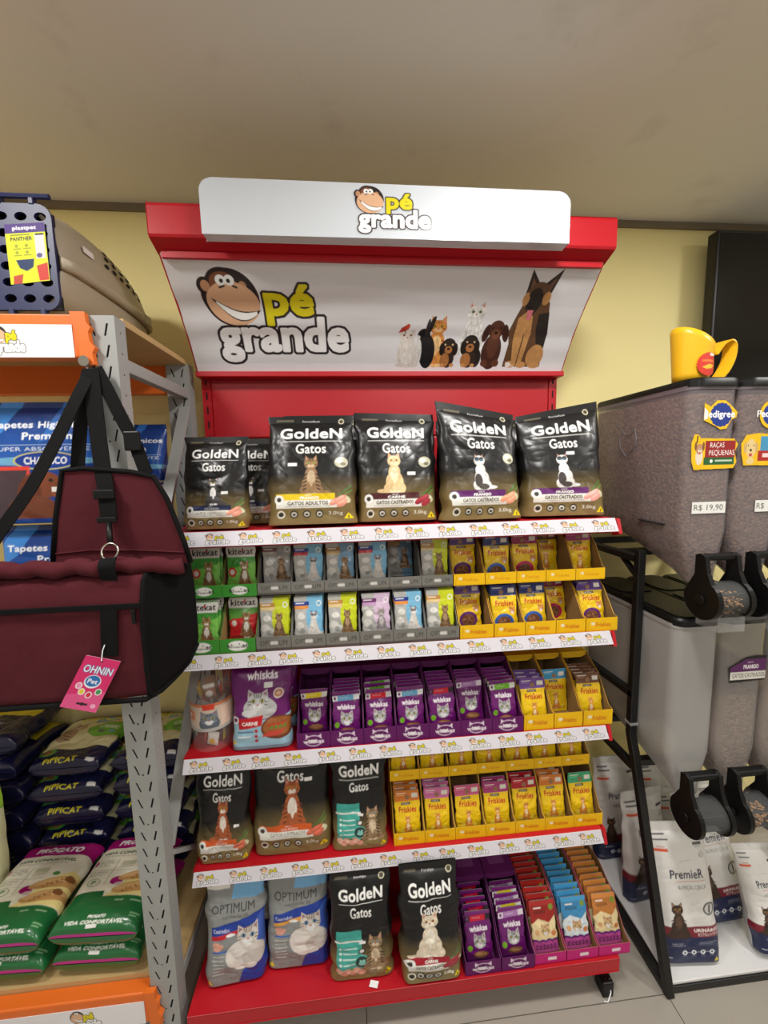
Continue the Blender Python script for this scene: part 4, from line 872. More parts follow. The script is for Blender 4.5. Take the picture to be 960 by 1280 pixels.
# ================================================================== TRAYS ON THE GONDOLA
TRAYC = {'kite': (62, 146, 52), 'opt': (118, 116, 110), 'frisk': (236, 186, 16), 'whisk': (96, 24, 92), 'treat': (196, 40, 122)}
TRAYN = {'kite': 'green', 'opt': 'grey', 'frisk': 'yellow', 'whisk': 'purple', 'treat': 'magenta'}
TRAYM = {k: mat('card_'+k, c, .6) for k, c in TRAYC.items()}
_tray = {}
def tray_meshes(kind, fh, bh, dep, cover, rise):
    key = (kind, fh, bh, dep, cover, rise)
    if key in _tray: return _tray[key]
    w = .1; t = .0016; mb = MB(); inner = 0 if kind in ('frisk', 'treat', 'kite') else 1
    mb.m(inner).box(-w/2+t, w/2-t, t, dep-t, 0, t)
    mb.m(1).box(-w/2, w/2, dep-t, dep, 0, bh)
    mb.m(inner).box(-w/2+t, w/2-t, dep-2*t, dep-t, t, bh)
    q = [(0, 0), (0, fh), (rise*.12, fh+.004), (rise*.55, bh*.78), (rise, bh), (dep, bh), (dep, 0)]
    q = q[::-1]
    for sx in (-1, 1):
        a = sx*w/2; b = sx*(w/2-t*.5); c = sx*(w/2-t)
        mb.m(1).prism(q, min(a, b), max(a, b)); mb.m(inner).prism(q, min(b, c), max(b, c))
    body = mb.build('tray_body', [CARDB, TRAYM[kind]])
    # front lip print
    A = Art(48, max(14, int(48*fh/w)), w/fh, TRAYC[kind])
    if kind == 'frisk':
        A.text('Friskies', .30, .36, .78, .66, (206, 120, 20), .02, shear=.1); A.ell(.22, .42, .16, .10, (236, 226, 190)); A.line(.1, .2, .06, .9, .03, (180, 130, 10)); A.rect(.0, .93, 1, 1, (200, 150, 10))
    elif kind == 'opt':
        A.text('OPTIMUM', .12, .28, .88, .62, (56, 56, 56), .004); A.rect(.40, .34, .62, .56, (206, 204, 200)); A.rect(0, .80, 1, 1, (84, 80, 76))
    elif kind == 'kite':
        A.ell(.5, .5, .66, .34, (238, 240, 234)); A.text('kitekat', .22, .34, .78, .64, (22, 22, 22), .035); A.rect(.36, .42, .62, .56, (232, 230, 226))
    elif kind == 'whisk':
        A.ell(.5, .52, .52, .34, (226, 206, 226)); A.ell(.5, .52, .47, .29, (96, 24, 92)); A.poly([(.27, .4), (.27, .1), (.38, .25)], (226, 206, 226)); A.poly([(.73, .4), (.73, .1), (.62, .25)], (226, 206, 226)); A.rect(.2, .42, .8, .66, (96, 24, 92)); A.text('whiskas', .20, .42, .80, .68, (236, 222, 236), .03); A.rect(.38, .46, .58, .62, (230, 226, 230))
    else:
        A.rect(.42, .40, .68, .66, (238, 224, 232)); A.rect(0, .9, 1, 1, (150, 24, 90))
    front = printed_panel('front_panel', A, quadP((-w/2, -t, fh), (w/2, -t, fh), (w/2, -t, 0), (-w/2, -t, 0)), CARD, None, thick=t, backcol=(150, 117, 70) if inner == 0 else TRAYC[kind])
    cov = None
    if cover:
        mb = MB(); mb.box(-w/2, w/2, cover, dep, bh, bh+t); mb.prism([(-w/2, bh), (w/2, bh), (w/2, bh-.012), (.03, bh-.02), (-.03, bh-.02), (-w/2, bh-.012)], cover, cover+t, 'y')
        mb.box(-.026, .026, cover+.03, dep-.02, bh+t, bh+t+.0004)
        mb.M[-6:] = [1]*6
        c2 = {'whisk': (124, 62, 122), 'frisk': (150, 140, 110)}.get(kind, (140, 130, 110))
        cov = mb.build('box_top', [TRAYM[kind], mat('card_top_print_'+kind, c2, .6)])
    out = [body, front]+([cov] if cov else [])
    ms = [(o.name.split('.')[0], o.data) for o in out]
    for o in out: bpy.data.objects.remove(o, do_unlink=True)
    _tray[key] = ms
    return ms
SHELFTXT = {2: 'second shelf', 3: 'third shelf', 4: 'fourth shelf', 5: 'bottom deck'}
def tray_row(shelf, tier, items, y, z, fh, bh, dep, rise, cover=0, zp=None):
    """items: (x0, x1, kind, [(pouch key, offset from front, x offset, lean, turn)]) from left to right"""
    place = (tier+' tier, ' if tier else '')+SHELFTXT[shelf]
    cnt = {}
    for _, _, k, _ in items: cnt[k] = cnt.get(k, 0)+1
    seen = {}
    for (x0, x1, kind, ps) in items:
        n = seen.get(kind, 0); seen[kind] = n+1; cx = (x0+x1)/2
        nth = ORD[n]+' '+TRAYN[kind]+' tray'
        nm = ORD[n]+' '+TRAYN[kind]+' cardboard display tray from left, '+place
        t = thing('display_tray', nm, 'tray', (cx, y, z), 0, 'cardboard display trays')
        t.scale = ((x1-x0-.0012)/.1, 1, 1)
        cv = cover if kind in ('whisk',) or (kind == 'frisk' and cover and shelf == 3) else 0
        r = rise
        for (pn, me) in tray_meshes(kind, fh, bh, dep, cv, cv or rise):
            o = bpy.data.objects.new(pn, me); link(o, t)
        same = {}
        for i, (key, off, dx, lean, turn) in enumerate(ps):
            m = POUCH[key][i % 2]
            pos = 'front' if i == 0 else ORD[i]
            if len(ps) == 1: pos = 'alone'
            put('food_pouch', m, (cx+dx, y+off+.012, z+.0035), (-lean, 0, turn), PDESC[key]+', '+pos+' in '+nth+', '+place, 'pouch', 'pouches of cat food in trays')
def stackp(keys, off, step, lean=.16, dx=0, jit=.004, seed=0):
    r = random.Random(seed); out = []
    for i, k in enumerate(keys): out.append((k, off+i*step, dx+r.uniform(-1, 1)*jit*.5, lean*r.uniform(.96, 1.04), r.uniform(-1, 1)*.02))
    return out
def seq(x0, x1, n): s = (x1-x0)/n; return [(x0+i*s, x0+(i+1)*s) for i in range(n)]
# ---- second shelf, lower tier
Z2 = TOPS[1]+.0005
kx = seq(-.482, -.282, 2); ox = seq(-.281, .312, 6); fx = [(.314, .418), (.42, .516), (.517, .613), (.614, .708), (.71, .812)]
low = [(*kx[0], 'kite', stackp(['k_green']*3, .012, .022, .10, seed=1)), (*kx[1], 'kite', stackp(['k_red'], .04, .02, .12, .001, seed=2)),
       (*ox[0], 'opt', stackp(['o_lime']*2, .012, .02, .14, seed=3)), (*ox[1], 'opt', stackp(['o_sky']*3, .012, .02, .14, seed=4)), (*ox[2], 'opt', stackp(['o_lime']*2, .012, .02, .14, seed=5)),
       (*ox[3], 'opt', stackp(['o_pink'], .012, .02, .12, seed=6)), (*ox[4], 'opt', stackp(['o_sky']*3, .010, .020, .12, seed=7)), (*ox[5], 'opt', stackp(['o_lime']*3, .010, .020, .12, seed=8)),
       (*fx[0], 'frisk', [('f_purple', .055, -.002, .2, .05)]), (*fx[1], 'frisk', stackp(['f_navy']*3, .022, .02, .2, seed=9)), (*fx[2], 'frisk', stackp(['f_navy'], .03, .02, .2, seed=10)),
       (*fx[3], 'frisk', [('f_red', .085, 0, .22, .02)]), (*fx[4], 'frisk', stackp(['f_purple']*2, .03, .022, .24, seed=11))]
tray_row(2, 'lower', low, 1.092, Z2, .042, .152, .19, .13)
kx = seq(-.475, -.278, 2); ox = seq(-.277, .302, 6); fx = [(.304, .402), (.403, .501), (.502, .595), (.596, .691), (.692, .788)]
up = [(*kx[0], 'kite', stackp(['k_green']*2, .012, .02, .05, seed=21)), (*kx[1], 'kite', stackp(['k_green'], .012, .02, .05, seed=22)),
      (*ox[0], 'opt', stackp(['o_silver'], .035, .02, .08, .0, seed=23)), (*ox[1], 'opt', stackp(['o_skyred']*2, .012, .02, .08, seed=24)), (*ox[2], 'opt', stackp(['o_brown']*2, .012, .02, .08, seed=25)), (*ox[3], 'opt', stackp(['o_skyred'], .012, .02, .08, seed=26)),
      (*ox[4], 'opt', stackp(['o_brown'], .11, .02, .1, seed=27)), (*ox[5], 'opt', stackp(['o_lime'], .014, .02, .08, seed=28)),
      (*fx[0], 'frisk', [('f_purple', .05, -.001, .1, .05)]), (*fx[1], 'frisk', stackp(['f_navy'], .02, .02, .12, seed=29)), (*fx[2], 'frisk', stackp(['f_red'], .03, .02, .12, seed=30)),
      (*fx[3], 'frisk', [('f_brown', .085, 0, .10, .0)]), (*fx[4], 'frisk', [('f_magenta', .045, -.001, .12, .03)])]
tray_row(2, 'upper', up, 1.126, Z2+.1545, .036, .140, .165, .10)
# ---- third shelf
wx = seq(-.181, .516, 7); Z3 = TOPS[2]+.0005
row3 = [(*wx[0], 'whisk', stackp(['w_yellow'], .045, .018, .14, seed=31)), (*wx[1], 'whisk', stackp(['w_blue']*5, .014, .019, .20, seed=32)), (*wx[2], 'whisk', stackp(['w_red', 'w_green', 'w_green'], .014, .034, .20, seed=33)),
        (*wx[3], 'whisk', stackp(['w_blue']*2+['w_lilac']*3, .014, .019, .20, seed=34)), (*wx[4], 'whisk', stackp(['w_darkred']*5, .014, .021, .20, seed=35)), (*wx[5], 'whisk', stackp(['w_lilac']*4, .04, .019, .20, seed=36)), (*wx[6], 'whisk', stackp(['w_green']*5, .014, .02, .22, seed=37)),
        (.518, .615, 'frisk', stackp(['f_lilac']*3, .014, .026, .22, seed=38)), (.617, .710, 'frisk', [('f_blue', .065, 0, .14, .02)]), (.713, .810, 'frisk', stackp(['f_brown']*4, .02, .02, .24, seed=39))]
tray_row(3, '', row3, 1.092, Z3, .050, .172, .255, .13, cover=.145)
# ---- fourth shelf
Z4 = TOPS[3]+.0005; fx = seq(.104, .801, 7)
P4 = [(['f_orange']*3, .012), (['f_pink']*3, .012), (['f_rose'], .012), (['f_magenta']*2, .012), (['f_crimson']*2, .02), (['f_orange']*3, .02), (['f_green'], .02)]
tray_row(4, 'lower', [(*fx[i], 'frisk', stackp(k, o, .022, .22, seed=50+i)) for i, (k, o) in enumerate(P4)], 1.104, Z4, .042, .188, .20, .14)
fx = seq(.098, .772, 7)
P5 = ['f_orange', 'f_crimson', 'f_pink', 'f_rose', 'f_brown', 'f_lilac', 'f_green']
tray_row(4, 'upper', [(*fx[i], 'frisk', stackp([k], .014, .02, .12, seed=60+i)) for i, k in enumerate(P5)], 1.142, Z4+.1905, .036, .125, .165, .10)
# ---- bottom deck
Z5 = DECK+.002
tray_row(5, '', [(.302, .413, 'whisk', stackp(['w_darkred']*5, .014, .021, .26, seed=71)), (.415, .521, 'whisk', stackp(['w_lilac', 'w_yellow', 'w_lilac', 'w_yellow', 'w_lilac'], .014, .020, .26, seed=72))], .992, Z5, .046, .158, .30, .13, cover=.15)
tray_row(5, '', [(.523, .624, 'treat', stackp(['t_red']*12, .012, .0205, .32, seed=73, jit=.003)), (.626, .729, 'treat', stackp(['t_blue']*12, .012, .0205, .32, seed=74, jit=.003)), (.731, .834, 'treat', stackp(['t_orange']*12, .012, .0205, .32, seed=75, jit=.003))], .996, Z5, .036, .145, .31, .16)

# ================================================================== LARGE BAGS ON THE GONDOLA
def big_bag(key, art, w, h, d, x, y, z, label, rz=0, lean=.0, seed=1, amp=.0055, name='food_bag', cat='bag', group=None, back=(24, 24, 24), skew=0, mats=None, slump=.02, **kw):
    me = bag_mesh(key, art, w, h, d, seed, amp, back=back, skew=skew, mats=mats or BAGFOIL, slump=slump, **kw)
    return put(name, me, (x, y+d/2, z+d/2*math.sin(lean)+.001), (-lean, 0, rz), label, cat, group or 'bags of cat food on the gondola')
Z1 = TOPS[0]+.001
g3 = lambda band, txt, cf, **k: golden(140, 184, .25/.325, band, txt, cf, **k)
g1 = lambda band, txt, cf, **k: golden(104, 150, .178/.262, band, txt, cf, kg='1,0kg', **k)
big_bag('bagA', g1((36, 44, 76), 'FRANGO', c_tux(), badge=False), .180, .262, .075, -.378, 1.105, Z1, 'small black bag with navy band, far left on top shelf', seed=3, lean=.06)
big_bag('bagA2', g1((36, 44, 76), 'FRANGO', c_tux(), badge=False), .180, .262, .07, -.300, 1.20, Z1, 'small black bag half hidden, second on top shelf', seed=4, lean=.05)
big_bag('bagB2', g3((232, 200, 20), 'FRANGO', c_tab()), .25, .335, .085, -.075, 1.225, Z1, 'black bag standing behind the yellow-banded tabby bag', seed=5, lean=.03)
big_bag('bagB', g3((226, 196, 16), 'FRANGO', c_tab(), sub='GATOS ADULTOS', sticker=(.24, .47), yoff=-.02), .252, .318, .10, -.108, 1.095, Z1, 'large black bag with yellow band and brown tabby on top shelf', seed=6, lean=.10)
big_bag('bagC', g3((78, 30, 36), 'CARNE', c_cream(), food=(150, 44, 56), sticker=(.62, .56)), .242, .326, .10, .140, 1.112, Z1, 'large black bag with maroon band and cream cat on top shelf', seed=8, lean=.09, skew=-.004)
big_bag('bagD', g3((94, 34, 102), 'FRANGO', c_bw(), food=(238, 160, 128), sticker=None), .244, .338, .10, .388, 1.092, Z1, 'large black bag with purple band, left of the last on top shelf', seed=9, lean=.08, skew=-.022, rz=.03)
big_bag('bagE', g3((94, 34, 102), 'FRANGO', c_bw(), food=(238, 160, 150), badge=False, sticker=(.52, .42)), .256, .335, .10, .655, 1.112, Z1, 'large black bag with purple band, rightmost on top shelf', seed=12, lean=.08, skew=.022, rz=-.05)
# second row behind
for i, (x, s) in enumerate(((.172, 21), (.405, 22), (.638, 23))):
    big_bag('bagR%d' % i, golden(60, 80, .25/.325, (94, 34, 102), 'FRANGO', c_bw()), .226, .315, .085, x, 1.235, Z1, 'black bag behind the '+['cream cat bag', 'purple-banded bag left of the last', 'rightmost purple-banded bag'][i]+' on top shelf', seed=s, lean=.02)
# third shelf: purple bag (and one behind)
big_bag('bagW', whiskas_bag(), .178, .245, .07, -.286, 1.096, Z3, 'glossy purple cat food bag with grey kitten beside the jar', seed=31, lean=.05, amp=.005, back=(90, 20, 90))
big_bag('bagW2', whiskas_bag(), .172, .25, .07, -.275, 1.19, Z3, 'purple cat food bag behind the one beside the jar', seed=33, lean=.03, amp=.005, back=(90, 20, 90))
# fourth shelf
big_bag('bagGa', g1((212, 92, 40), 'SALMÃO', c_maine(), food=(206, 110, 84), badge=False, sticker=(.72, .60)), .160, .302, .07, -.420, 1.100, Z4, 'small black bag with orange band, far left on fourth shelf', seed=41, lean=.03)
big_bag('bagGb', golden(132, 176, .25/.345, (218, 94, 36), 'SALMÃO', c_maine(H=.44), food=(206, 104, 80), badge=False, sticker=(.68, .36), yoff=-.03), .240, .345, .09, -.214, 1.104, Z4, 'large black bag with orange band on fourth shelf', seed=43, lean=.04)
big_bag('bagGc', golden(104, 170, .183/.325, (60, 150, 140), '', c_kit(), kitten=True), .178, .298, .07, -.002, 1.098, Z4, 'black kitten food bag with teal pouch print on fourth shelf', seed=45, lean=.03)
# bottom deck
big_bag('bagO1', optimum(104, 178, .178/.33, (190, 34, 48)), .18, .302, .075, -.390, 1.035, Z5, 'grey cat food bag with blue and red stripe, far left on bottom deck', seed=51, lean=.12, rz=.07, back=(120, 122, 120))
big_bag('bagO1b', optimum(60, 100, .178/.33, (190, 34, 48)), .18, .30, .07, -.365, 1.165, Z5, 'grey bag behind the leftmost grey bag on bottom deck', seed=52, lean=.10, back=(120, 122, 120))
big_bag('bagO2', optimum(104, 172, .19/.33, (222, 160, 74)), .19, .296, .08, -.206, 1.056, Z5, 'grey cat food bag with blue and orange stripe on bottom deck', seed=53, lean=.10, back=(120, 122, 120))
big_bag('bagO2b', optimum(60, 100, .178/.33, (222, 160, 74)), .168, .30, .07, -.185, 1.19, Z5, 'grey bag behind the orange-striped grey bag on bottom deck', seed=54, lean=.08, back=(120, 122, 120))
big_bag('bagGd', golden(110, 190, .183/.345, (60, 150, 140), '', c_kit(), kitten=True), .188, .302, .075, -.008, 1.010, Z5, 'black kitten food bag with teal pouch print on bottom deck', seed=55, lean=.04)
big_bag('bagGe', golden(116, 200, .19/.39, (160, 24, 44), 'CARNE', c_pers(H=.40), food=(150, 44, 56), badge=False, sticker=None), .188, .318, .085, .202, .978, Z5, 'black bag with white long-haired cat and red band on bottom deck', seed=56, lean=.08)
plain = Art(20, 30, .6, (22, 34, 84)); plain.rect(0, .2, 1, .23, (60, 84, 150))
big_bag('bagN0', plain, .19, .31, .07, .0, 1.29, Z5, 'navy bag in shade behind the kitten food bag, bottom deck', seed=60, lean=.10, back=(22, 34, 84))
big_bag('bagN1', plain, .17, .30, .06, .195, 1.345, Z5, 'navy bag in shade behind the long-haired cat bag, bottom deck', seed=61, lean=.05, back=(22, 34, 84))

# ---- jar of sachets
def jar():
    x, y, z = -.440, 1.165, Z3; r, h = .062, .225
    t = thing('snack_jar', 'clear plastic jar full of small sachets, cat portrait on label', 'jar', (x, y, z))
    M = Matrix.Translation((x, y, z))
    MB().lathe([(0, .0), (r*.9, 0), (r, .006), (r*1.0, .05), (r*.96, .06), (r, .07), (r, h*.86), (r*.92, h*.9), (r*.92, h*.93)], 40, M).build('jar_body', CLEAR, t, smooth=True)
    MB().lathe([(r*.94, h*.90), (r*.97, h*.92), (r*.97, h*.985), (r*.94, h), (0, h*.99)], 40, M).build('lid', CLEAR, t, smooth=True)
    A = Art(110, 60, 1.7, (206, 186, 170)); A.rect(0, 0, 1, .12, (196, 120, 84)); A.rect(.02, .3, .26, .62, (214, 130, 96)); A.ell(.14, .45, .06, .07, (240, 226, 214)); A.ell(.52, .72, .3, .28, (90, 98, 110)); A.cat_face(.52, .52, .26, fur=(120, 130, 142), dark=(60, 66, 78)); A.rect(.42, .02, .62, .22, (206, 60, 40)); A.rect(.72, .2, .96, .9, (226, 196, 176)); A.rect(.0, .88, 1, 1, (180, 176, 172))
    def P(U, V):
        a = math.radians(200)+U*math.radians(150); return np.stack([x+(r+.0012)*np.cos(a), y+(r+.0012)*np.sin(a), z+.155-V*.085], -1)
    printed_panel('label_band', A, P, VINYL, t)
    r2 = random.Random(5); k = 0
    cs = [(226, 186, 30), (206, 60, 40), (190, 150, 120), (150, 90, 60), (230, 226, 220)]
    for lay in range(4):
        for j in range(4):
            a = j*math.pi/2+lay*.6; rr = .026
            c = cs[(lay*4+j*3) % 5]; art = Art(10, 14, .7, c); art.rect(0, .1, 1, .3, (240, 236, 230)); art.ell(.5, .65, .18, .2, cs[(j+2) % 5])
            me = bag_mesh('sachet_mesh', art, .034, .046, .012, 100+k, .0008, kind='pouch', back=c)
            put('sachet', me, (x+rr*math.cos(a), y+rr*math.sin(a), z+.004+lay*.05), (r2.uniform(-.2, .2), r2.uniform(-.25, .25), a+math.pi/2+r2.uniform(-.2, .2)), ['yellow', 'red', 'tan', 'brown', 'white'][(lay*4+j*3) % 5]+' sachet in the clear jar, '+['lowest', 'second', 'third', 'topmost'][lay]+' layer, '+['right', 'back', 'left', 'front'][j]+' side', 'sachet', 'sachets in the jar'); k += 1
jar()
# little white paper tag lying on the deck
mb = MB(); mb.add([(.010, .996, Z5+.001), (.034, .990, Z5+.001), (.040, 1.004, Z5+.003), (.016, 1.010, Z5+.003), (.010, .996, Z5+.0015), (.034, .990, Z5+.0015), (.040, 1.004, Z5+.0035), (.016, 1.010, Z5+.0035)], [(3,2,1,0), (4,5,6,7), (0,1,5,4), (1,2,6,5), (2,3,7,6), (3,0,4,7)])
tag(mb.build('paper_tag', WHITE), 'small white paper tag lying on the red deck edge', 'paper')

# ================================================================== RACK CONTENTS
def loft(mb, rings, close=True, caps=(True, True)):
    n = len(rings[0]); V = [p for R in rings for p in R]; F = []
    for i in range(len(rings)-1):
        for k in range(n if close else n-1): F.append((i*n+k, i*n+(k+1) % n, (i+1)*n+(k+1) % n, (i+1)*n+k))
    if caps[0]: F.append(tuple(range(n))[::-1])
    if caps[1]: F.append(tuple((len(rings)-1)*n+k for k in range(n)))
    return mb.add(V, F)
def lying_bag(key, art, w, L, d, x, y, z, label, seed, group, rz=0, tilt=0, amp=.006, back=(30, 30, 60), name='litter_bag', mats=None, cat='bag'):
    """bag lying on its back, printed side up, bottom end towards the viewer at y"""
    me = key if not isinstance(key, str) else bag_mesh(key, art, w, L, d, seed, amp, kind='pillow', back=back, pinch=.03, sect=6, mats=mats)
    put(name, me, (x, y, z+d/2+.004), (-math.pi/2+tilt, 0, rz), label, cat, group)
    return me
zs = LV[3]
PG = progato()
grp = 'litter bags on the rack'
m1 = bag_mesh('progato1', PG, .245, .275, .085, 201, .0045, kind='pillow', back=(32, 104, 56), sect=6); m2 = bag_mesh('progato2', PG, .245, .275, .085, 207, .0045, kind='pillow', back=(32, 104, 56), sect=6)
for i, (x, rz) in enumerate(((-.765, -.05), (-1.025, -.04))):
    for j in range(2):
        lying_bag((m1, m2)[(i+j) % 2], None, .245, .275, .085, x+.004*j, 1.030-.006*j, zs+.002+.093*j, ['right', 'left'][i]+' green and cream litter bag with magenta end, '+['bottom', 'top'][j]+' of two', 0, grp, rz)
PC = pipicat(); PY = pipi_yellow()
pm = [bag_mesh('pipicat%d' % k, PC, .244, .245, .080, 220+k, .010, kind='pillow', back=(24, 26, 62), sect=6) for k in range(3)]
py = [bag_mesh('pipiyellow%d' % k, PY, .244, .245, .080, 230+k, .010, kind='pillow', back=(24, 26, 62), sect=6) for k in range(2)]
rr = random.Random(3)
for i, (x, n, ms, nm) in enumerate(((-.745, 5, pm, 'rightmost'), (-1.015, 5, pm, 'middle'), (-1.285, 6, py, 'leftmost'))):
    for j in range(n):
        lying_bag(ms[(i+j) % len(ms)], None, .255, .245, .082, x+rr.uniform(-.006, .006), 1.330+rr.uniform(-.004, .004), zs+.002+.0945*j, 'navy litter bag, '+(('lowest' if j == 0 else 'topmost' if j == n-1 else ORD[j]+' up'))+' in the '+nm+' stack', 0, grp, rr.uniform(-.015, .015))
A = Art(60, 90, .6, (206, 204, 160)); A.rect(0, 0, 1, .17, (150, 196, 40)); A.rect(0, .17, 1, .19, (120, 170, 40)); A.ell(.5, .5, .2, .2, (150, 190, 90)); A.rect(.3, .8, .7, .9, (230, 230, 210))
me = bag_mesh('limebag', A, .24, .42, .075, 241, .005, kind='stand', back=(190, 200, 120))
put('litter_bag', me, (-1.29, 1.29-.03, zs+.01), (-.04, 0, 0), 'upright cream litter bag with lime green top at the left edge', 'bag', grp)
# absorbent pads on the middle level
TP = tapete(); tm = [bag_mesh('pads%d' % k, TP, .272, .31, .085, 250+k, .003, kind='stand', seal=.05, back=(28, 66, 146), sect=8, pinch=.02) for k in range(2)]
zp = LV[2]
for (nm, x, y, z, rz, k, lb) in (('pad_pack', -.784, 1.055, zp, 0, 0, 'blue pack of pads with brown dog, lower front one on the rack'), ('pad_pack', -.784, 1.055, zp+.318, .0, 1, 'blue pack of pads with brown dog, upper front one on the rack'),
                                 ('pad_pack', -.728, 1.30, zp, 0, 1, 'blue pack of pads behind, lower one near the wall'), ('pad_pack', -.728, 1.30, zp+.318, 0, 0, 'blue pack of pads behind, upper one seen right of the post')):
    put(nm, tm[k], (x, y+.05, z+.003), (0, 0, rz), lb, 'pack', 'packs of absorbent pads', (1, 1, .9) if y > 1.2 else None)

# ---- pet carrier on top
def carrier():
    cx, z0 = -.822, LV[1]+.002
    T = thing('pet_carrier', 'beige plastic pet carrier with navy grille door on the rack top', 'pet carrier', (cx, 1.3, z0))
    st = [(1.050, .148, .012, .248, .195), (1.075, .160, .004, .268, .20), (1.14, .165, 0, .288, .20), (1.25, .167, 0, .296, .20), (1.35, .165, 0, .282, .20), (1.44, .155, .002, .246, .195), (1.495, .135, .008, .206, .185), (1.525, .105, .03, .17, .165)]
    seam = .125
    shell = mat('beige_grey_plastic', (172, 160, 140), .42, noise=.04, nscale=6)
    def ring(y, hw, zb, zt, up):
        out = []
        for a in np.linspace(0, math.pi, 17):
            c, s = math.cos(a), math.sin(a); n = 3.2
            xx = hw*np.sign(c)*abs(c)**(2/n)
            out.append((cx+xx*(1 if up else .96+.04*(1-abs(s))), y, z0+(seam+(zt-seam)*abs(s)**(2/2.6) if up else seam-(seam-zb)*abs(s)**(2/3.5))))
        return out
    for up, nm in ((True, 'upper_shell'), (False, 'lower_shell')):
        mb = MB(); R = [ring(y, hw, zb, zt, up) for (y, hw, zb, zt, _) in st]
        loft(mb, R, False, (False, True)); o = mb.build(nm, shell, T, smooth=True)
        so = o.modifiers.new('shell', 'SOLIDIFY'); so.thickness = .003; so.offset = -1
        s2 = o.modifiers.new('sub', 'SUBSURF'); s2.levels = 1; s2.render_levels = 1
    for sg in (-1, 1):
        MB().tube([(cx+sg*(hw+.004), y, z0+seam) for (y, hw, *_ ) in st], [.010]*len(st), 8, flat=1.5).build('seam_rim', shell, T, smooth=True)
        for yy in (1.12, 1.42): MB().box(cx+sg*.166-.008, cx+sg*.166+.008, yy-.02, yy+.02, z0+seam-.014, z0+seam+.016).build('latch', shell, T, bevel=.004)
    MB().tube([(cx+st[-1][1]*t, 1.528, z0+seam) for t in (-1, -.5, 0, .5, 1)], .010, 8).build('seam_rim', shell, T, smooth=True)
    # vent holes in the upper shell side: dark ovals on the shell, painted as the shade of openings
    ys = [q[0] for q in st]
    def surf(y, a):
        n = 3.2; hw = np.interp(y, ys, [q[1] for q in st]); zt = np.interp(y, ys, [q[3] for q in st])
        return Vector((cx+hw*math.cos(a)**(2/n), y, z0+seam+(zt-seam)*math.sin(a)**(2/2.6)))
    for r in range(4):
        for c in range(6):
            y = 1.225+.036*c+.014*r; a = math.radians(20+9.5*r)
            p = surf(y, a); ta = (surf(y, a+.03)-surf(y, a-.03)).normalized(); ty = (surf(y+.01, a)-surf(y-.01, a)).normalized()
            nn = ty.cross(ta).normalized()
            if nn.x < 0: nn = -nn
            M = frame_M(p-nn*.001, ty, ta)
            mb = MB(); ell = pts_ell(0, 0, .013, .0065, 14, .35); V = [M @ Vector((u, v, 0)) for u, v in ell]
            V = [v+nn*(.0032) for v in V]; mb.add(V, [tuple(range(14))]); mb.build('vent_shade', DARKIN, T)
    # door with real holes
    navy = mat('navy_plastic', (24, 34, 78), .45)
    holes = []
    for r in range(6):
        for c in range(7): holes.append(pts_ell(cx-.126+.042*c+(.0), z0+.038+.036*r, .0135, .0095, 14))
    hx = holes
    MB().plate(rrect(cx-.150, cx+.150, z0+.012, z0+.246, .03, 5), hx, .008, frame_M((0, 1.046, 0), (1, 0, 0), (0, 0, 1))).build('door', navy, T)
    MB().box(cx-.14, cx+.14, 1.060, 1.066, z0+.02, z0+.236).build('inside_shade', DARKIN, T)  # dark sheet that stands in for the shade behind the door
    for zz_ in (.004, .25):
        for xx in (-.1, -.03, .04, .11): MB().box(cx+xx-.006, cx+xx+.006, 1.036, 1.05, z0+zz_-.006, z0+zz_+.012).build('door_clip', navy, T, bevel=.002)
    MB().tube([(cx-.15, 1.04, z0+.262), (cx+.15, 1.04, z0+.262)], .006, 8).build('door_rod', navy, T)
    C = Art(70, 100, .7, (214, 220, 30)); C.rect(0, 0, 1, .16, (70, 44, 120)); C.text('plastpet', .2, .045, .78, .125, (240, 238, 246), .02); C.rect(.72, .18, .95, .6, (206, 206, 210)); C.rect(.74, .18, .95, .21, (40, 40, 40)); C.text('PANTHER', .12, .22, .66, .29, (40, 44, 50), .03); C.rect(.12, .18, .6, .20, (120, 124, 40))
    for i in range(4): C.ell(.25+.25*(i % 2), .37+.11*(i//2), .03, .03, (150, 156, 40)); C.rect(.16+.25*(i % 2), .41+.11*(i//2), .36+.25*(i % 2), .425+.11*(i//2), (130, 136, 40))
    C.poly([(.2, .60), (.66, .60), (.62, .74), (.45, .80), (.28, .74)], (30, 50, 90)); C.poly([(.1, .86), (.35, .84), (.3, 1), (.08, 1)], (180, 70, 50)); C.poly([(.7, .72), (.98, .68), (.98, .98), (.74, .98)], (196, 60, 50)); C.ell(.8, .55, .05, .04, (90, 80, 130))
    printed_panel('label_card', C, quadP((-.774, 1.036, 2.256), (-.686, 1.034, 2.262), (-.688, 1.036, 2.136), (-.776, 1.038, 2.126)), CARD, T, thick=.001)
    printed_panel('price_sticker', Art(6, 4, 1.5, (232, 226, 226)), quadP((cx+.1655, 1.12, z0+.20), (cx+.1655, 1.16, z0+.20), (cx+.1665, 1.16, z0+.185), (cx+.1665, 1.12, z0+.185)), CARD, T, thick=.0006, nrm=(1, 0, 0))
carrier()

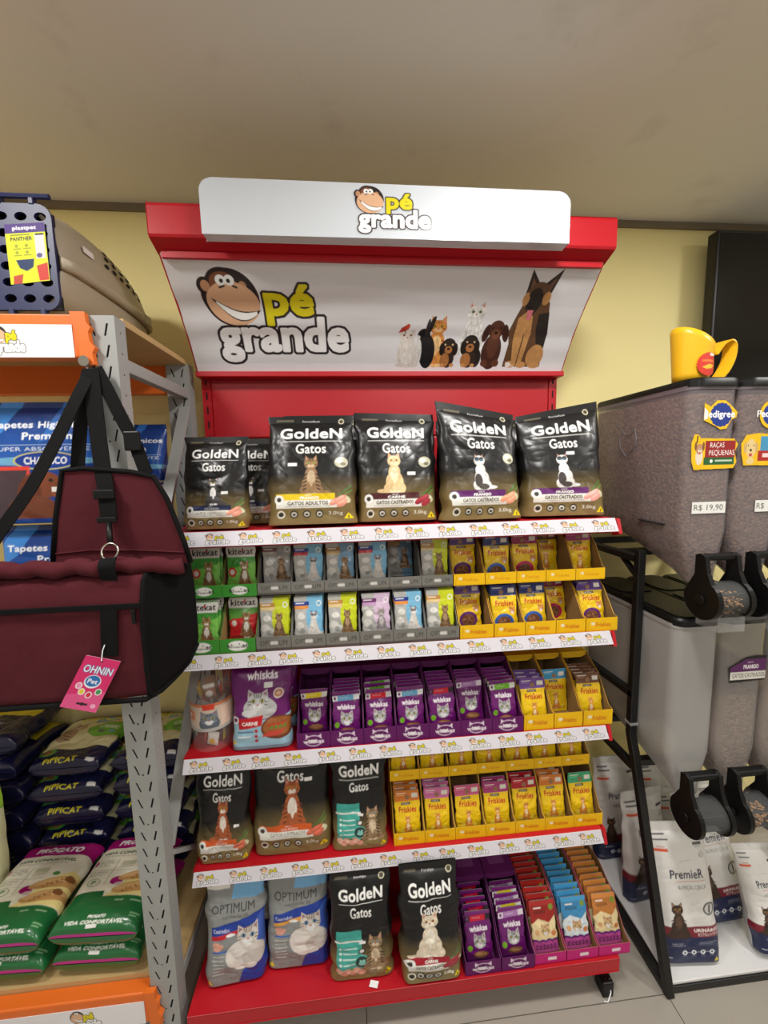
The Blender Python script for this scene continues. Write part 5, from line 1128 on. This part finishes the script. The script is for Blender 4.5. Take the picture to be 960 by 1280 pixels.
# ---- hanging burgundy carrier bag
def ribbon(mb, path, w, nrm=(0, -1, 0), t=.003, side=None):
    path = [Vector(p) for p in path]; N = Vector(nrm); rings = []
    pp = []
    for i in range(len(path)-1):
        for k in range(4):
            p0 = path[max(i-1, 0)]; p1 = path[i]; p2 = path[i+1]; p3 = path[min(i+2, len(path)-1)]; s = k/4
            pp.append(.5*((2*p1)+(-p0+p2)*s+(2*p0-5*p1+4*p2-p3)*s*s+(-p0+3*p1-3*p2+p3)*s**3))
    pp.append(path[-1])
    for i, p in enumerate(pp):
        d = (pp[min(i+1, len(pp)-1)]-pp[max(i-1, 0)]).normalized(); sd = (Vector(side) if side else d.cross(N)).normalized()*w/2; n2 = sd.cross(d).normalized()*t/2
        rings.append([p-sd-n2, p+sd-n2, p+sd+n2, p-sd+n2])
    return loft(mb, rings)
def hang_bag():
    fab = mat('burgundy_fabric', (82, 30, 38), .9, noise=.10, nscale=90, bump=.35, bscale=900, spec=.2)
    blk = mat('black_webbing', (11, 11, 12), .8, bump=.3, bscale=700, spec=.18)
    msh = mat('black_mesh_fabric', (14, 12, 13), .85, bump=.4, bscale=1200, spec=.15)
    met = mat('nickel_ring', (190, 188, 180), .25, metal=1)
    T = thing('pet_carrier_bag', 'burgundy fabric pet carrier bag with black straps hanging on the rack post', 'bag', (-.7, .93, 1.16))
    # body: front, top, bottom and back as one quilted skin
    X = np.linspace(-1.06, -.468, 60); prof = [(.978, 1.172), (.90, 1.166), (.876, 1.180), (.868, 1.25), (.866, 1.33), (.868, 1.40), (.876, 1.445), (.89, 1.458), (.93, 1.462), (.972, 1.458)]
    P = resamp(prof, 44); pts = np.zeros((len(X), 44, 3)); U, V = np.meshgrid(np.linspace(0, 1, len(X)), np.linspace(0, 1, 44), indexing='ij')
    bul = (vnoise(U*7, V*5, 4)-.5)*.008+(vnoise(U*22, V*16, 5)-.5)*.002
    pts[..., 0] = X[:, None]; pts[..., 1] = P[None, :, 0]+bul; pts[..., 2] = P[None, :, 1]+bul*.5-(U-.6)*.0
    pts[..., 0] += (P[None, :, 1]-1.17)*.03*(U**6)
    idx = np.arange(len(X)*44).reshape(len(X), 44)
    F = np.stack([idx[:-1, :-1], idx[1:, :-1], idx[1:, 1:], idx[:-1, 1:]], -1).reshape(-1, 4).tolist()
    F += [tuple(idx[0].tolist()), tuple([idx[i, -1] for i in range(len(X))][::-1]+[idx[i, 0] for i in range(len(X))])]
    mk('body', pts.reshape(-1, 3), F, fab, T, smooth=True)
    # black mesh end
    edge = [pts[-1, i] for i in range(0, 44)]
    back = [(-.405, .976, 1.40), (-.398, .978, 1.25), (-.425, .972, 1.19), (-.455, .95, 1.170)]
    mb = MB(); rings = []
    for s in np.linspace(0, 1, 7):
        R = []
        for k in range(44):
            e = np.array(edge[k]); v = (e[2]-1.166)/.296
            tgt = np.array([np.interp(v, [0, .1, .3, .8, 1], [-.450, -.420, -.392, -.392, -.396]), .974+.006*math.sin(v*3), 1.176+v*.285])
            q = e*(1-s)+tgt*s; q[0] += .010*math.sin(math.pi*s)*math.sin(math.pi*min(1, v+.05)); R.append(tuple(q))
        rings.append(R)
    loft(mb, rings, False, (False, False)); o = mb.build('mesh_end', msh, T, smooth=True)
    MB().tube([tuple(p) for p in edge[1:]], .0055, 6).build('piping', blk, T, smooth=True)
    MB().tube([(x, .872, 1.172) for x in np.linspace(-1.058, -.475, 12)]+[(-.458, .91, 1.170), (-.448, .955, 1.174), (-.438, .974, 1.184), (-.420, .977, 1.204), (-.397, .979, 1.25)], .006, 6).build('piping', blk, T, smooth=True)
    # ruffled roll along the top front edge
    path = [(x, .885+.035*max(0, (x+.55)/.16)+.004*math.sin(x*60), 1.478+.004*math.sin(x*83+1)-.012*max(0, (x+.5)/.1)) for x in np.linspace(-1.06, -.392, 50)]
    MB().tube(path, [.018+.0012*math.sin(i*1.7)+.0012*math.sin(i*2.9) for i in range(50)], 12).build('rolled_cover', fab, T, smooth=True)
    # standing lid panel
    q = [(-.646, 1.690), (-.600, 1.694), (-.50, 1.684), (-.451, 1.672), (-.425, 1.62), (-.395, 1.52), (-.383, 1.466), (-.69, 1.472), (-.672, 1.58)]
    mb = MB(); mb.prism([(a, b) for a, b in q], .944, .958, 'y'); mb.build('lid_panel', fab, T, bevel=.004)
    MB().tube([(a, .944, b) for a, b in [q[7], q[8], q[0], q[1], q[2], q[3], q[4], q[5], q[6]]], .006, 6).build('piping', blk, T, smooth=True)
    MB().tube([(-.68, .943, 1.50), (-.60, .941, 1.506), (-.50, .941, 1.502), (-.395, .943, 1.492)], .002, 6).build('seam', fab, T)
    # zip
    MB().box(-1.05, -.462, .860, .8645, 1.388, 1.400).build('zip', blk, T, bevel=.001)
    MB().box(-.480, -.472, .855, .862, 1.355, 1.388).build('zip_pull', BLACK, T, bevel=.002)
    # straps
    for path, w in (([(-.587, .985, 1.919), (-.612, .962, 1.848), (-.649, .945, 1.762), (-.699, .92, 1.653), (-.756, .9, 1.561), (-.80, .89, 1.49)], .026),
                    ([(-.592, .984, 1.915), (-.606, .978, 1.851), (-.617, .972, 1.778), (-.628, .966, 1.690)], .030),
                    ([(-.585, .981, 1.922), (-.575, .965, 1.795), (-.562, .948, 1.703), (-.550, .932, 1.631), (-.545, .925, 1.575)], .036),
                    ([(-.575, .982, 1.922), (-.553, .979, 1.875), (-.526, .975, 1.812), (-.499, .97, 1.752), (-.473, .960, 1.678)], .030)):
        mb = MB(); ribbon(mb, path, w); mb.build('strap', blk, T)
    mb = MB(); ribbon(mb, [(-.524, .872, 1.500), (-.523, .861, 1.485), (-.523, .863, 1.468), (-.524, .868, 1.452)], .034); mb.build('webbing', blk, T)
    mb = MB(); ribbon(mb, [(-.527, .8605, 1.389), (-.530, .859, 1.34), (-.534, .860, 1.285)], .034); mb.build('webbing', blk, T)
    for (x, y, z, w, h) in ((-.551, .928, 1.635, .046, .022), (-.546, .920, 1.578, .042, .014), (-.499, .964, 1.755, .036, .045)): MB().box(x-w/2, x+w/2, y-.006, y+.002, z-h/2, z+h/2).build('buckle', BLACK, T, bevel=.003)
    MB().tube([(-.540, .914, 1.572), (-.536, .905, 1.545), (-.532, .898, 1.525)], .006, 8).build('snap_hook', BLACK, T, smooth=True)
    ring = [(-.527+.017*math.cos(a), .885+.006*math.sin(a), 1.512+.017*math.sin(a)) for a in np.linspace(0, 2*math.pi, 20)]
    MB().tube(ring, .0022, 6, cap=False).build('ring', met, T, smooth=True)
    mb = MB(); mb.tube([(-.596, .999, 1.938), (-.596, .982, 1.938)], .009, 10); mb.tube([(-.596, .982, 1.938), (-.596, .976, 1.938)], .012, 10); mb.build('hanging_bolt', met, Rk, smooth=False)
hang_bag()
def tag_card():
    C = Art(80, 116, .069/.1, (212, 44, 108)); C.poly([(0, .75), (1, .6), (1, 1), (0, 1)], (222, 84, 140)); C.text('OHNIN', .12, .16, .92, .30, (40, 80, 150), .06, fit=.02); C.text('OHNIN', .12, .16, .92, .30, (236, 240, 248), .02)
    C.ell(.52, .45, .155, .125, (236, 240, 248)); C.ell(.52, .44, .135, .105, (40, 110, 180)); C.text('Pet', .38, .40, .66, .49, (236, 240, 248), .03)
    for u, v, c in ((.22, .56, (232, 150, 190)), (.36, .66, (226, 206, 60)), (.58, .70, (206, 40, 70)), (.80, .62, (60, 150, 90))): C.ell(u, v, .062, .062, (244, 240, 240)); C.ell(u, v, .045, .048, c)
    C.ell(.5, .07, .02, .014, (60, 20, 40)); C.rect(.38, .86, .68, .90, (40, 20, 30)); C.ell(.53, .88, .05, .03, (40, 20, 30)); C.ell(.84, .89, .05, .04, (236, 170, 200))
    o = printed_panel('hang_tag', C, quadP((-.578, .853, 1.293), (-.511, .857, 1.272), (-.572, .853, 1.160), (-.641, .849, 1.182)), GLOSSY, None, thick=.001)
    tag(o, 'pink hang tag with blue paw print on the burgundy bag', 'tag')
    mb = MB(); mb.tube([(-.548, .853, 1.278), (-.545, .855, 1.300), (-.541, .858, 1.312)], .0012, 5); m = mb.build('tag_cord', WHITE, o)
tag_card()

# ================================================================== TELEVISION
tv = thing('television', 'black flat television high on the yellow wall', 'television', (2.0, 1.53, 1.93))
MB().box(1.455, 2.56, 1.500, 1.545, 1.93, 2.571).build('cabinet', mat('black_tv_plastic', (14, 14, 15), .4), tv, bevel=.004)
MB().box(1.466, 2.549, 1.4985, 1.4995, 1.948, 2.560).build('screen', mat('tv_screen', (5, 5, 6), .12), tv)
MB().box(1.85, 2.15, 1.545, 1.598, 2.15, 2.40).build('wall_mount', BLACKMET, tv)

# ================================================================== BULK DISPENSERS
SX0, SX1 = .955, 1.462
ST = thing('dispenser_stand', 'black tubular steel stand with white base carrying clear food dispensers', 'stand', (1.2, 1.2, 0))
for X in (SX0, SX1):
    for a, b in (((X, .972, 0), (X, 1.172, .690)), ((X, 1.172, .684), (X, 1.190, .74)), ((X, 1.190, .735), (X, 1.190, 1.392)), ((X, 1.52, 0), (X, 1.52, 1.392)), ((X, .985, .0135), (X, 1.52, .0135)), ((X, 1.19, 1.36), (X, 1.52, 1.36)), ((X, 1.18, .885), (X, 1.52, .868)), ((X, 1.17, .628), (X, 1.52, .628))):
        MB().bar(a, b, .024, .026, up=(1, 0, 0)).build('tube', BLACKMET, ST, bevel=.003)
    MB().bar((X, 1.190, .775), (X, 1.190, .783), .029, .029, up=(1, 0, 0)).build('collar', GREYMET, ST)
    MB().bar((X, 1.20, 1.30), (X, 1.27, 1.35), .012, .016, up=(1, 0, 0)).build('tube', BLACKMET, ST)
for (y, z) in ((1.52, 1.36), (1.52, .628), (1.19, .628), (1.30, 1.36), (1.33, .70), (1.52, .0135), (.985, .0135)): MB().box(SX0+.0125, SX1-.0125, y-.012, y+.012, z-.012, z+.012).build('cross_bar', BLACKMET, ST, bevel=.002)
MB().box(SX0+.014, SX1-.014, .978, 1.508, .026, .036).build('base_board', mat('white_laminate', (226, 226, 226), .4), ST, bevel=.002)

M_BIN = mat('frosted_clear_plastic', (138, 130, 134), .22, alpha=.54, coat=.25)
M_BINE = mat('milky_clear_plastic', (176, 174, 172), .25, alpha=.74, coat=.2)
M_BINL = mat('clear_grey_plastic', (168, 164, 162), .25, alpha=.5, coat=.2)
K1 = mat_kibble('brown_kibble', (112, 88, 66), (176, 140, 106), 115)
K2 = mat_kibble('tan_kibble', (150, 108, 62), (186, 140, 84), 150)
UP = [(1.895, 0, .0, 1.05, 1.496, .03), (1.52, 0, 0, 1.05, 1.496, .03), (1.47, 0, 0, 1.05, 1.43, .03), (1.40, .016, .016, 1.047, 1.26, .03), (1.345, .032, .032, 1.043, 1.14, .03), (1.315, .04, .04, 1.04, 1.10, .025)]
LO = [(1.186, 0, 0, 1.05, 1.496, .03), (.80, 0, 0, 1.05, 1.496, .03), (.76, 0, 0, 1.05, 1.44, .03), (.70, .018, .018, 1.047, 1.27, .03), (.655, .032, .032, 1.043, 1.15, .03), (.628, .04, .04, 1.04, 1.10, .025)]
def sect(S, z, x0, x1, inset):
    zs_ = [s[0] for s in S][::-1]; g = lambda i: np.interp(z, zs_, [s[i] for s in S][::-1])
    return [(a, b, z) for a, b in rrect(x0+g(1)+inset, x1-g(2)-inset, g(3)+inset, g(4)-inset, g(5)-inset*.5, 5)]
def valve(x, zc, T, kib):
    yc = .998; R = .050
    MX = lambda a: frame_M((x+a, yc, zc), (0, 1, 0), (0, 0, 1))
    for sg in (-1, 1):
        c = MB(); pts = pts_ell(0, 0, R+.006, R+.006, 28)
        # cheek with arm rising to the handle
        arm = [(math.cos(a)*(R+.007), math.sin(a)*(R+.007)) for a in np.linspace(math.radians(120), math.radians(400), 26)]
        arm += [(.026, .070), (.026, .126), (.012, .132), (-.004, .126), (-.012, .08)]
        c.prism(arm, x+sg*.049-.006, x+sg*.049+.006, 'x', Matrix.Translation((0, yc, zc))); c.build('valve_cheek', BLACK, T, bevel=.003)
        MB().tube([(x+sg*.0555, yc, zc), (x+sg*.062, yc, zc)], .014, 16).build('axle_cap', BLACK, T, bevel=.002)
    MB().box(x-.052, x+.052, yc-.002, yc+.024, zc+.112, zc+.130).build('valve_handle', BLACK, T, bevel=.005)
    MB().lathe([(R, -.0425), (R, .0425)], 32, frame_M((x, yc, zc), (0, 1, 0), (0, 0, 1))).build('valve_drum', CLEAR, T, smooth=True)
    MB().lathe([(.034, 0), (.036, .02), (.036, .075), (.034, .085)], 24, frame_M((x, yc+.03, zc+.028), (1, 0, 0), (0, .35, -1))).build('throat', CLEAR, T, smooth=True)
    ch = MB(); ch.prism([(yc-.040, zc-.040), (yc+.030, zc-.040), (yc+.026, zc-.082), (yc-.044, zc-.082)], x-.040, x-.037); ch.prism([(yc-.040, zc-.040), (yc+.030, zc-.040), (yc+.026, zc-.082), (yc-.044, zc-.082)], x+.037, x+.040); ch.box(x-.040, x+.040, yc-.044, yc-.041, zc-.082, zc-.040); ch.box(x-.040, x+.040, yc+.026, yc+.029, zc-.082, zc-.040)
    ch.build('chute', CLEAR, T)
    rot = MB()
    for k in range(3):
        a = k*math.pi/3+.4; rot.bar((x-.041, yc, zc), (x+.041, yc, zc), .004, 2*(R-.006), up=(0, math.cos(a), math.sin(a)))
    rot.build('rotor', BLACK, T)
    if kib:
        mb = MB(); r = random.Random(int(x*1000)+int(zc*100))
        ico = [(0, 0, 1), (.9, 0, .3), (.28, .85, .3), (-.72, .52, .3), (-.72, -.52, .3), (.28, -.85, .3), (0, 0, -1)]
        fc = [(0,1,2), (0,2,3), (0,3,4), (0,4,5), (0,5,1), (6,2,1), (6,3,2), (6,4,3), (6,5,4), (6,1,5)]
        for _ in range(420):
            a = r.uniform(0, 2*math.pi); rr_ = (R-.008)*math.sqrt(r.random()); xx = x+r.uniform(-.037, .037); y_ = yc+rr_*math.cos(a); z_ = zc+rr_*math.sin(a)
            if z_ > zc+.026: continue
            s = r.uniform(.0045, .006); mb.add([(xx+p[0]*s, y_+p[1]*s, z_+p[2]*s*.7) for p in ico], fc)
        o = mb.build('kibble', K2, T); o['kind'] = 'stuff'
def bin_(i, row, S, kibtop, mbin, kmat, label, vk):
    x0 = .974+.158*i; x1 = x0+.150; xc = (x0+x1)/2
    T = thing('bulk_dispenser', label, 'dispenser', (xc, 1.25, S[-1][0]), 0, 'clear bulk food dispensers')
    zl = [s[0] for s in S]; zl = sorted(set(zl+[S[0][0]-.02]), reverse=True)
    mb = MB(); loft(mb, [sect(S, z, x0, x1, 0) for z in zl], True, (False, True)); o = mb.build('bin', mbin, T, auto=True)
    # rim
    mb = MB(); zt = S[0][0]
    loft(mb, [sect(S, zt, x0, x1, -.003)]+[[(a, b, zt-.012) for a, b, _ in sect(S, zt, x0, x1, -.003)]], True, (False, False)); mb.build('rim', mbin, T)
    mb = MB(); e = .006
    loft(mb, [[(a, b, zz_) for a, b in rrect(x0-.002-k, x1+.002+k, 1.042-k, 1.500+k, .034, 5)] for zz_, k in ((zt-.004, 0), (zt+.014, 0), (zt+.020, -.004))], True, (True, True)); lid = mb.build('lid', BLACK, T, auto=True)
    if row == 'lower':
        MB().prism(rrect(x0+.012, x1-.012, 1.055, 1.28, .03, 5), zt+.0205, zt+.024, 'z').build('lid_flap', BLACK, lid, bevel=.002)
        MB().prism(rrect(x0+.012, x1-.012, 1.30, 1.488, .03, 5), zt+.0205, zt+.024, 'z').build('lid_flap', BLACK, lid, bevel=.002)
    if kibtop:
        ks = sorted(set([kibtop]+[z for z in zl if z < kibtop]), reverse=True); mb = MB(); loft(mb, [sect(S, z, x0, x1, .004) for z in ks], True, (True, True)); k = mb.build('kibble_fill', kmat, T, auto=True); k['kind'] = 'stuff'
    valve(xc, S[-1][0]-.030, T, vk)
    return T, x0, x1
u0 = bin_(0, 'upper', UP, 1.872, M_BIN, K1, 'clear upper dispenser with yellow scoop on its black lid', True)
u1 = bin_(1, 'upper', UP, 1.868, M_BIN, K1, 'clear upper dispenser, second from the shelving', True)
u2 = bin_(2, 'upper', UP, 1.86, M_BIN, K1, 'clear upper dispenser, third from the shelving', True)
l0 = bin_(0, 'lower', LO, None, M_BINE, K2, 'milky empty lower dispenser next to the shelving', False)
l1 = bin_(1, 'lower', LO, .935, M_BINL, K1, 'lower dispenser with purple flavour label, kibble at the bottom', True)
l2 = bin_(2, 'lower', LO, .95, M_BINL, K1, 'lower dispenser, third from the shelving', True)
# raised emblem and grip slot on the outer bin's side
mb = MB(); hd = [(1.305, 1.700), (1.262, 1.735), (1.258, 1.760), (1.268, 1.795), (1.283, 1.778), (1.315, 1.778), (1.330, 1.795), (1.340, 1.760), (1.336, 1.735), (1.305, 1.700)]
mb.tube([(.9735, a, b) for a, b in hd], .0022, 5, cap=False); mb.build('raised_emblem', M_BIN, u0[0])
mb = MB(); mb.bar((.973, 1.118, 1.487), (.973, 1.225, 1.489), .003, .013, up=(1, 0, 0)); mb.build('grip_slot', DARKIN, u0[0])
# stickers on the front of the bins
def sticker(name, A, x0, x1, z0, z1, parent, y=1.0475, bg=None):
    P = quadP((x0, y, z1), (x1, y, z1), (x1, y, z0), (x0, y, z0))
    if bg is None: return printed_panel(name, A, P, VINYL, parent, thick=.0008)
    return logo_flat(A, P, name, parent, bg, VINYL, True)
KEY = (1, 254, 3)
A = Art(110, 88, 1.25, KEY, ss=1)
A.poly([(.02, .10), (.20, .22), (.38, .02), (.62, .02), (.86, .25), (.99, .42), (.97, .6), (.84, .66), (.70, .96), (.52, .99), (.34, .86), (.02, .68)], (240, 190, 20))
for k in range(16): A.ell(.52+.25*math.cos(k*.3927), .50+.31*math.sin(k*.3927), .09, .09, (30, 56, 140))
A.ell(.52, .50, .34, .36, (30, 56, 140)); A.poly([(.03, .26), (.14, .40), (.14, .62), (.03, .66)], (236, 232, 230)); A.text('edigree', .15, .36, .92, .66, (246, 246, 246), .03)
sticker('brand_sticker', A, 1.010, 1.116, 1.768, 1.853, u0[0], bg=KEY)
A = Art(190, 102, 1.87, KEY, ss=1)
A.poly([(.0, .25), (.06, .0), (.15, .02), (.20, .12), (.35, .12), (.9, .14), (.99, .30), (.93, .5), (.98, .80), (.92, .97), (.08, 1.0), (.02, .75)], (240, 190, 20))
A.rect(.30, .20, .93, .66, (150, 34, 36)); A.rect(.28, .66, .92, .86, (40, 96, 50)); A.text('RAÇAS', .40, .24, .70, .42, (246, 240, 236), .02); A.text('PEQUENAS', .38, .45, .92, .63, (246, 240, 236), .02); A.rect(.52, .73, .88, .77, (190, 210, 186)); A.ell(.44, .76, .06, .05, (230, 236, 226))
A.ell(.18, .62, .14, .24, (226, 214, 196)); A.ell(.18, .42, .14, .15, (190, 140, 96)); A.ell(.10, .34, .05, .12, (130, 84, 52)); A.ell(.26, .34, .05, .12, (130, 84, 52)); A.ell(.19, .47, .07, .06, (236, 226, 212)); A.ell(.19, .44, .025, .02, (20, 16, 14)); A.ell(.19, .52, .03, .03, (206, 90, 100)); A.line(.13, .05, .12, .25, .05, (50, 40, 34))
sticker('flavour_sticker', A, .978, 1.126, 1.655, 1.757, u0[0], y=1.0468, bg=KEY)
A = Art(190, 102, 1.87, KEY, ss=1)
A.poly([(.0, .30), (.10, .05), (.35, .0), (.95, .06), (1, .3), (1, .85), (.9, .98), (.3, .95), (.08, .95), (.02, .6)], (240, 190, 20))
A.rect(.42, .10, .96, .52, (70, 150, 190)); A.rect(.38, .52, .95, .82, (170, 34, 36)); A.rect(.48, .60, .90, .72, (236, 210, 206)); A.ell(.22, .45, .2, .28, (226, 200, 140)); A.ell(.1, .42, .06, .16, (206, 170, 110)); A.ell(.34, .42, .06, .16, (206, 170, 110)); A.ell(.16, .36, .022, .022, (20, 16, 14)); A.ell(.28, .36, .022, .022, (20, 16, 14)); A.ell(.22, .50, .05, .035, (20, 16, 14)); A.ell(.22, .64, .06, .05, (196, 60, 70)); A.ell(.22, .82, .16, .1, (226, 200, 140))
sticker('flavour_sticker', A, 1.134, 1.280, 1.660, 1.757, u1[0], y=1.0468, bg=KEY)
A = Art(110, 88, 1.25, KEY, ss=1); A.ell(.5, .5, .46, .48, (240, 190, 20)); A.ell(.5, .5, .34, .36, (30, 56, 140)); A.text('Pedigree', .06, .36, .94, .66, (246, 246, 246), .03)
sticker('brand_sticker', A, 1.172, 1.278, 1.768, 1.853, u1[0], bg=KEY)
for (x0, T, tx) in ((.994, u0[0], 'R$ 19,90'), (1.196, u1[0], 'R$')):
    A = Art(80, 26, 3.1, (236, 236, 232), ss=2); A.text(tx, .06, .24, .92 if len(tx) > 3 else .36, .80, (50, 50, 52), .012); sticker('price_label', A, x0, x0+(.106 if x0 < 1.1 else .08), 1.527, 1.561, T)
A = Art(150, 97, 1.55, KEY, ss=1); A.poly([(.0, .42), (.45, .04), (.70, .0), (1, .02), (1, .96), (.06, 1.0)], (24, 22, 22)); A.poly([(.06, .44), (.45, .14), (1, .12), (1, .58), (.06, .60)], (98, 38, 104)); A.rect(.07, .60, 1, .90, (232, 230, 224)); A.text('FRANGO', .40, .34, .80, .50, (240, 232, 240), .03); A.text('GATOS CASTRADOS', .12, .66, .98, .82, (70, 64, 60), .02); A.text('SABOR', .5, .22, .66, .29, (220, 200, 222), .02)
sticker('flavour_sticker', A, 1.152, 1.280, .990, 1.076, l1[0], bg=KEY)

# ---- yellow scoop on the lid
def scoop():
    yel = mat('yellow_plastic', (240, 186, 30), .35)
    x, y, z = 1.035, 1.115, 1.9165
    T = thing('food_scoop', 'yellow plastic scoop with red sticker standing on a dispenser lid', 'scoop', (x, y, z))
    n = 32; rings = []
    for s in np.linspace(0, 1, 9):
        R = []
        for k in range(n):
            a = 2*math.pi*k/n; top = .152-.066*(.5+.5*math.cos(a)); r = .046+.012*s
            R.append((x-.012+r*math.cos(a), y+r*.9*math.sin(a), z+s*top))
        rings.append(R)
    mb = MB(); loft(mb, rings, True, (True, False)); o = mb.build('cup', yel, T, smooth=True); so = o.modifiers.new('t', 'SOLIDIFY'); so.thickness = .0025
    hp = [(x+.040, y-.012, z+.072), (x+.058, y-.014, z+.100), (x+.080, y-.016, z+.112), (x+.094, y-.016, z+.098), (x+.092, y-.016, z+.062), (x+.078, y-.015, z+.028), (x+.062, y-.013, z+.006)]
    mb = MB(); ribbon(mb, hp, .036, t=.004, side=(-.35, 1, 0)); mb.build('handle', yel, T)
    A = Art(44, 44, 1, (1, 254, 3), ss=1); A.ell(.5, .5, .49, .49, (206, 50, 34)); A.rect(.2, .32, .78, .42, (230, 120, 50)); A.poly([(.22, .62), (.5, .5), (.82, .52), (.7, .66), (.4, .70)], (244, 190, 50)); A.rect(.55, .04, .85, .16, (236, 232, 226))
    def P(U, V):
        a = math.radians(244)+U*math.radians(72); r = .0535
        return np.stack([x-.012+r*1.03*np.cos(a), y+r*.95*np.sin(a), z+.072-V*.066], -1)
    logo_flat(A, P, 'sticker', T, (1, 254, 3), VINYL, True)
scoop()

# ---- clinical food bags on the stand base
zb = .037
PM = premier()
def pbag(i, x, y, lean, rz, label, h=.405, seed=300, w=.200, d=.075, art=PM, **k):
    me = bag_mesh('clinic%d' % i, art, w, h, d, seed, .0035, kind='stand', back=(220, 218, 214), mats=MATTEFOIL, slump=.015, **k)
    put('clinic_bag', me, (x, y+d/2, zb+d/2*math.sin(abs(lean))+.002), (-lean, 0, rz), label, 'bag', 'white clinical pet food bags')
small = Art(50, 90, .19/.44, (212, 210, 206)); s_ = PM.cells(); 
small.C = np.repeat(np.repeat(s_[::2, ::2][:90, :50] if s_[::2, ::2].shape[1] >= 50 else s_[::2, ::2], 3, 0), 3, 1)
pbag(0, 1.072, 1.000, .20, -.08, 'white bag with navy foot, nearest the stand leg', seed=301)
pbag(1, 1.274, 1.092, .26, .04, 'white bag with navy foot, second from the stand leg', seed=303)
pbag(2, 1.374, .984, .34, -.08, 'short white bag at the right edge of the photo', h=.29, seed=305, w=.14)
for i, (x, y, h, lean, rz, lb) in enumerate(((1.075, 1.20, .40, .05, .1, 'white bag behind the nearest one, second row'), (1.065, 1.36, .42, .02, 0, 'white bag at the back left, against the wall side'), (1.25, 1.36, .40, .02, .05, 'white bag at the back, second from left'), (1.255, 1.268, .34, .02, 0, 'white bag in the middle row under the second valve'), (1.402, 1.29, .33, .06, 0, 'grey-white bag slumped under the second valve'))):
    pbag(10+i, x, y, lean, rz, lb, h=h, seed=310+i, art=small, w=.175 if i < 4 else .085)
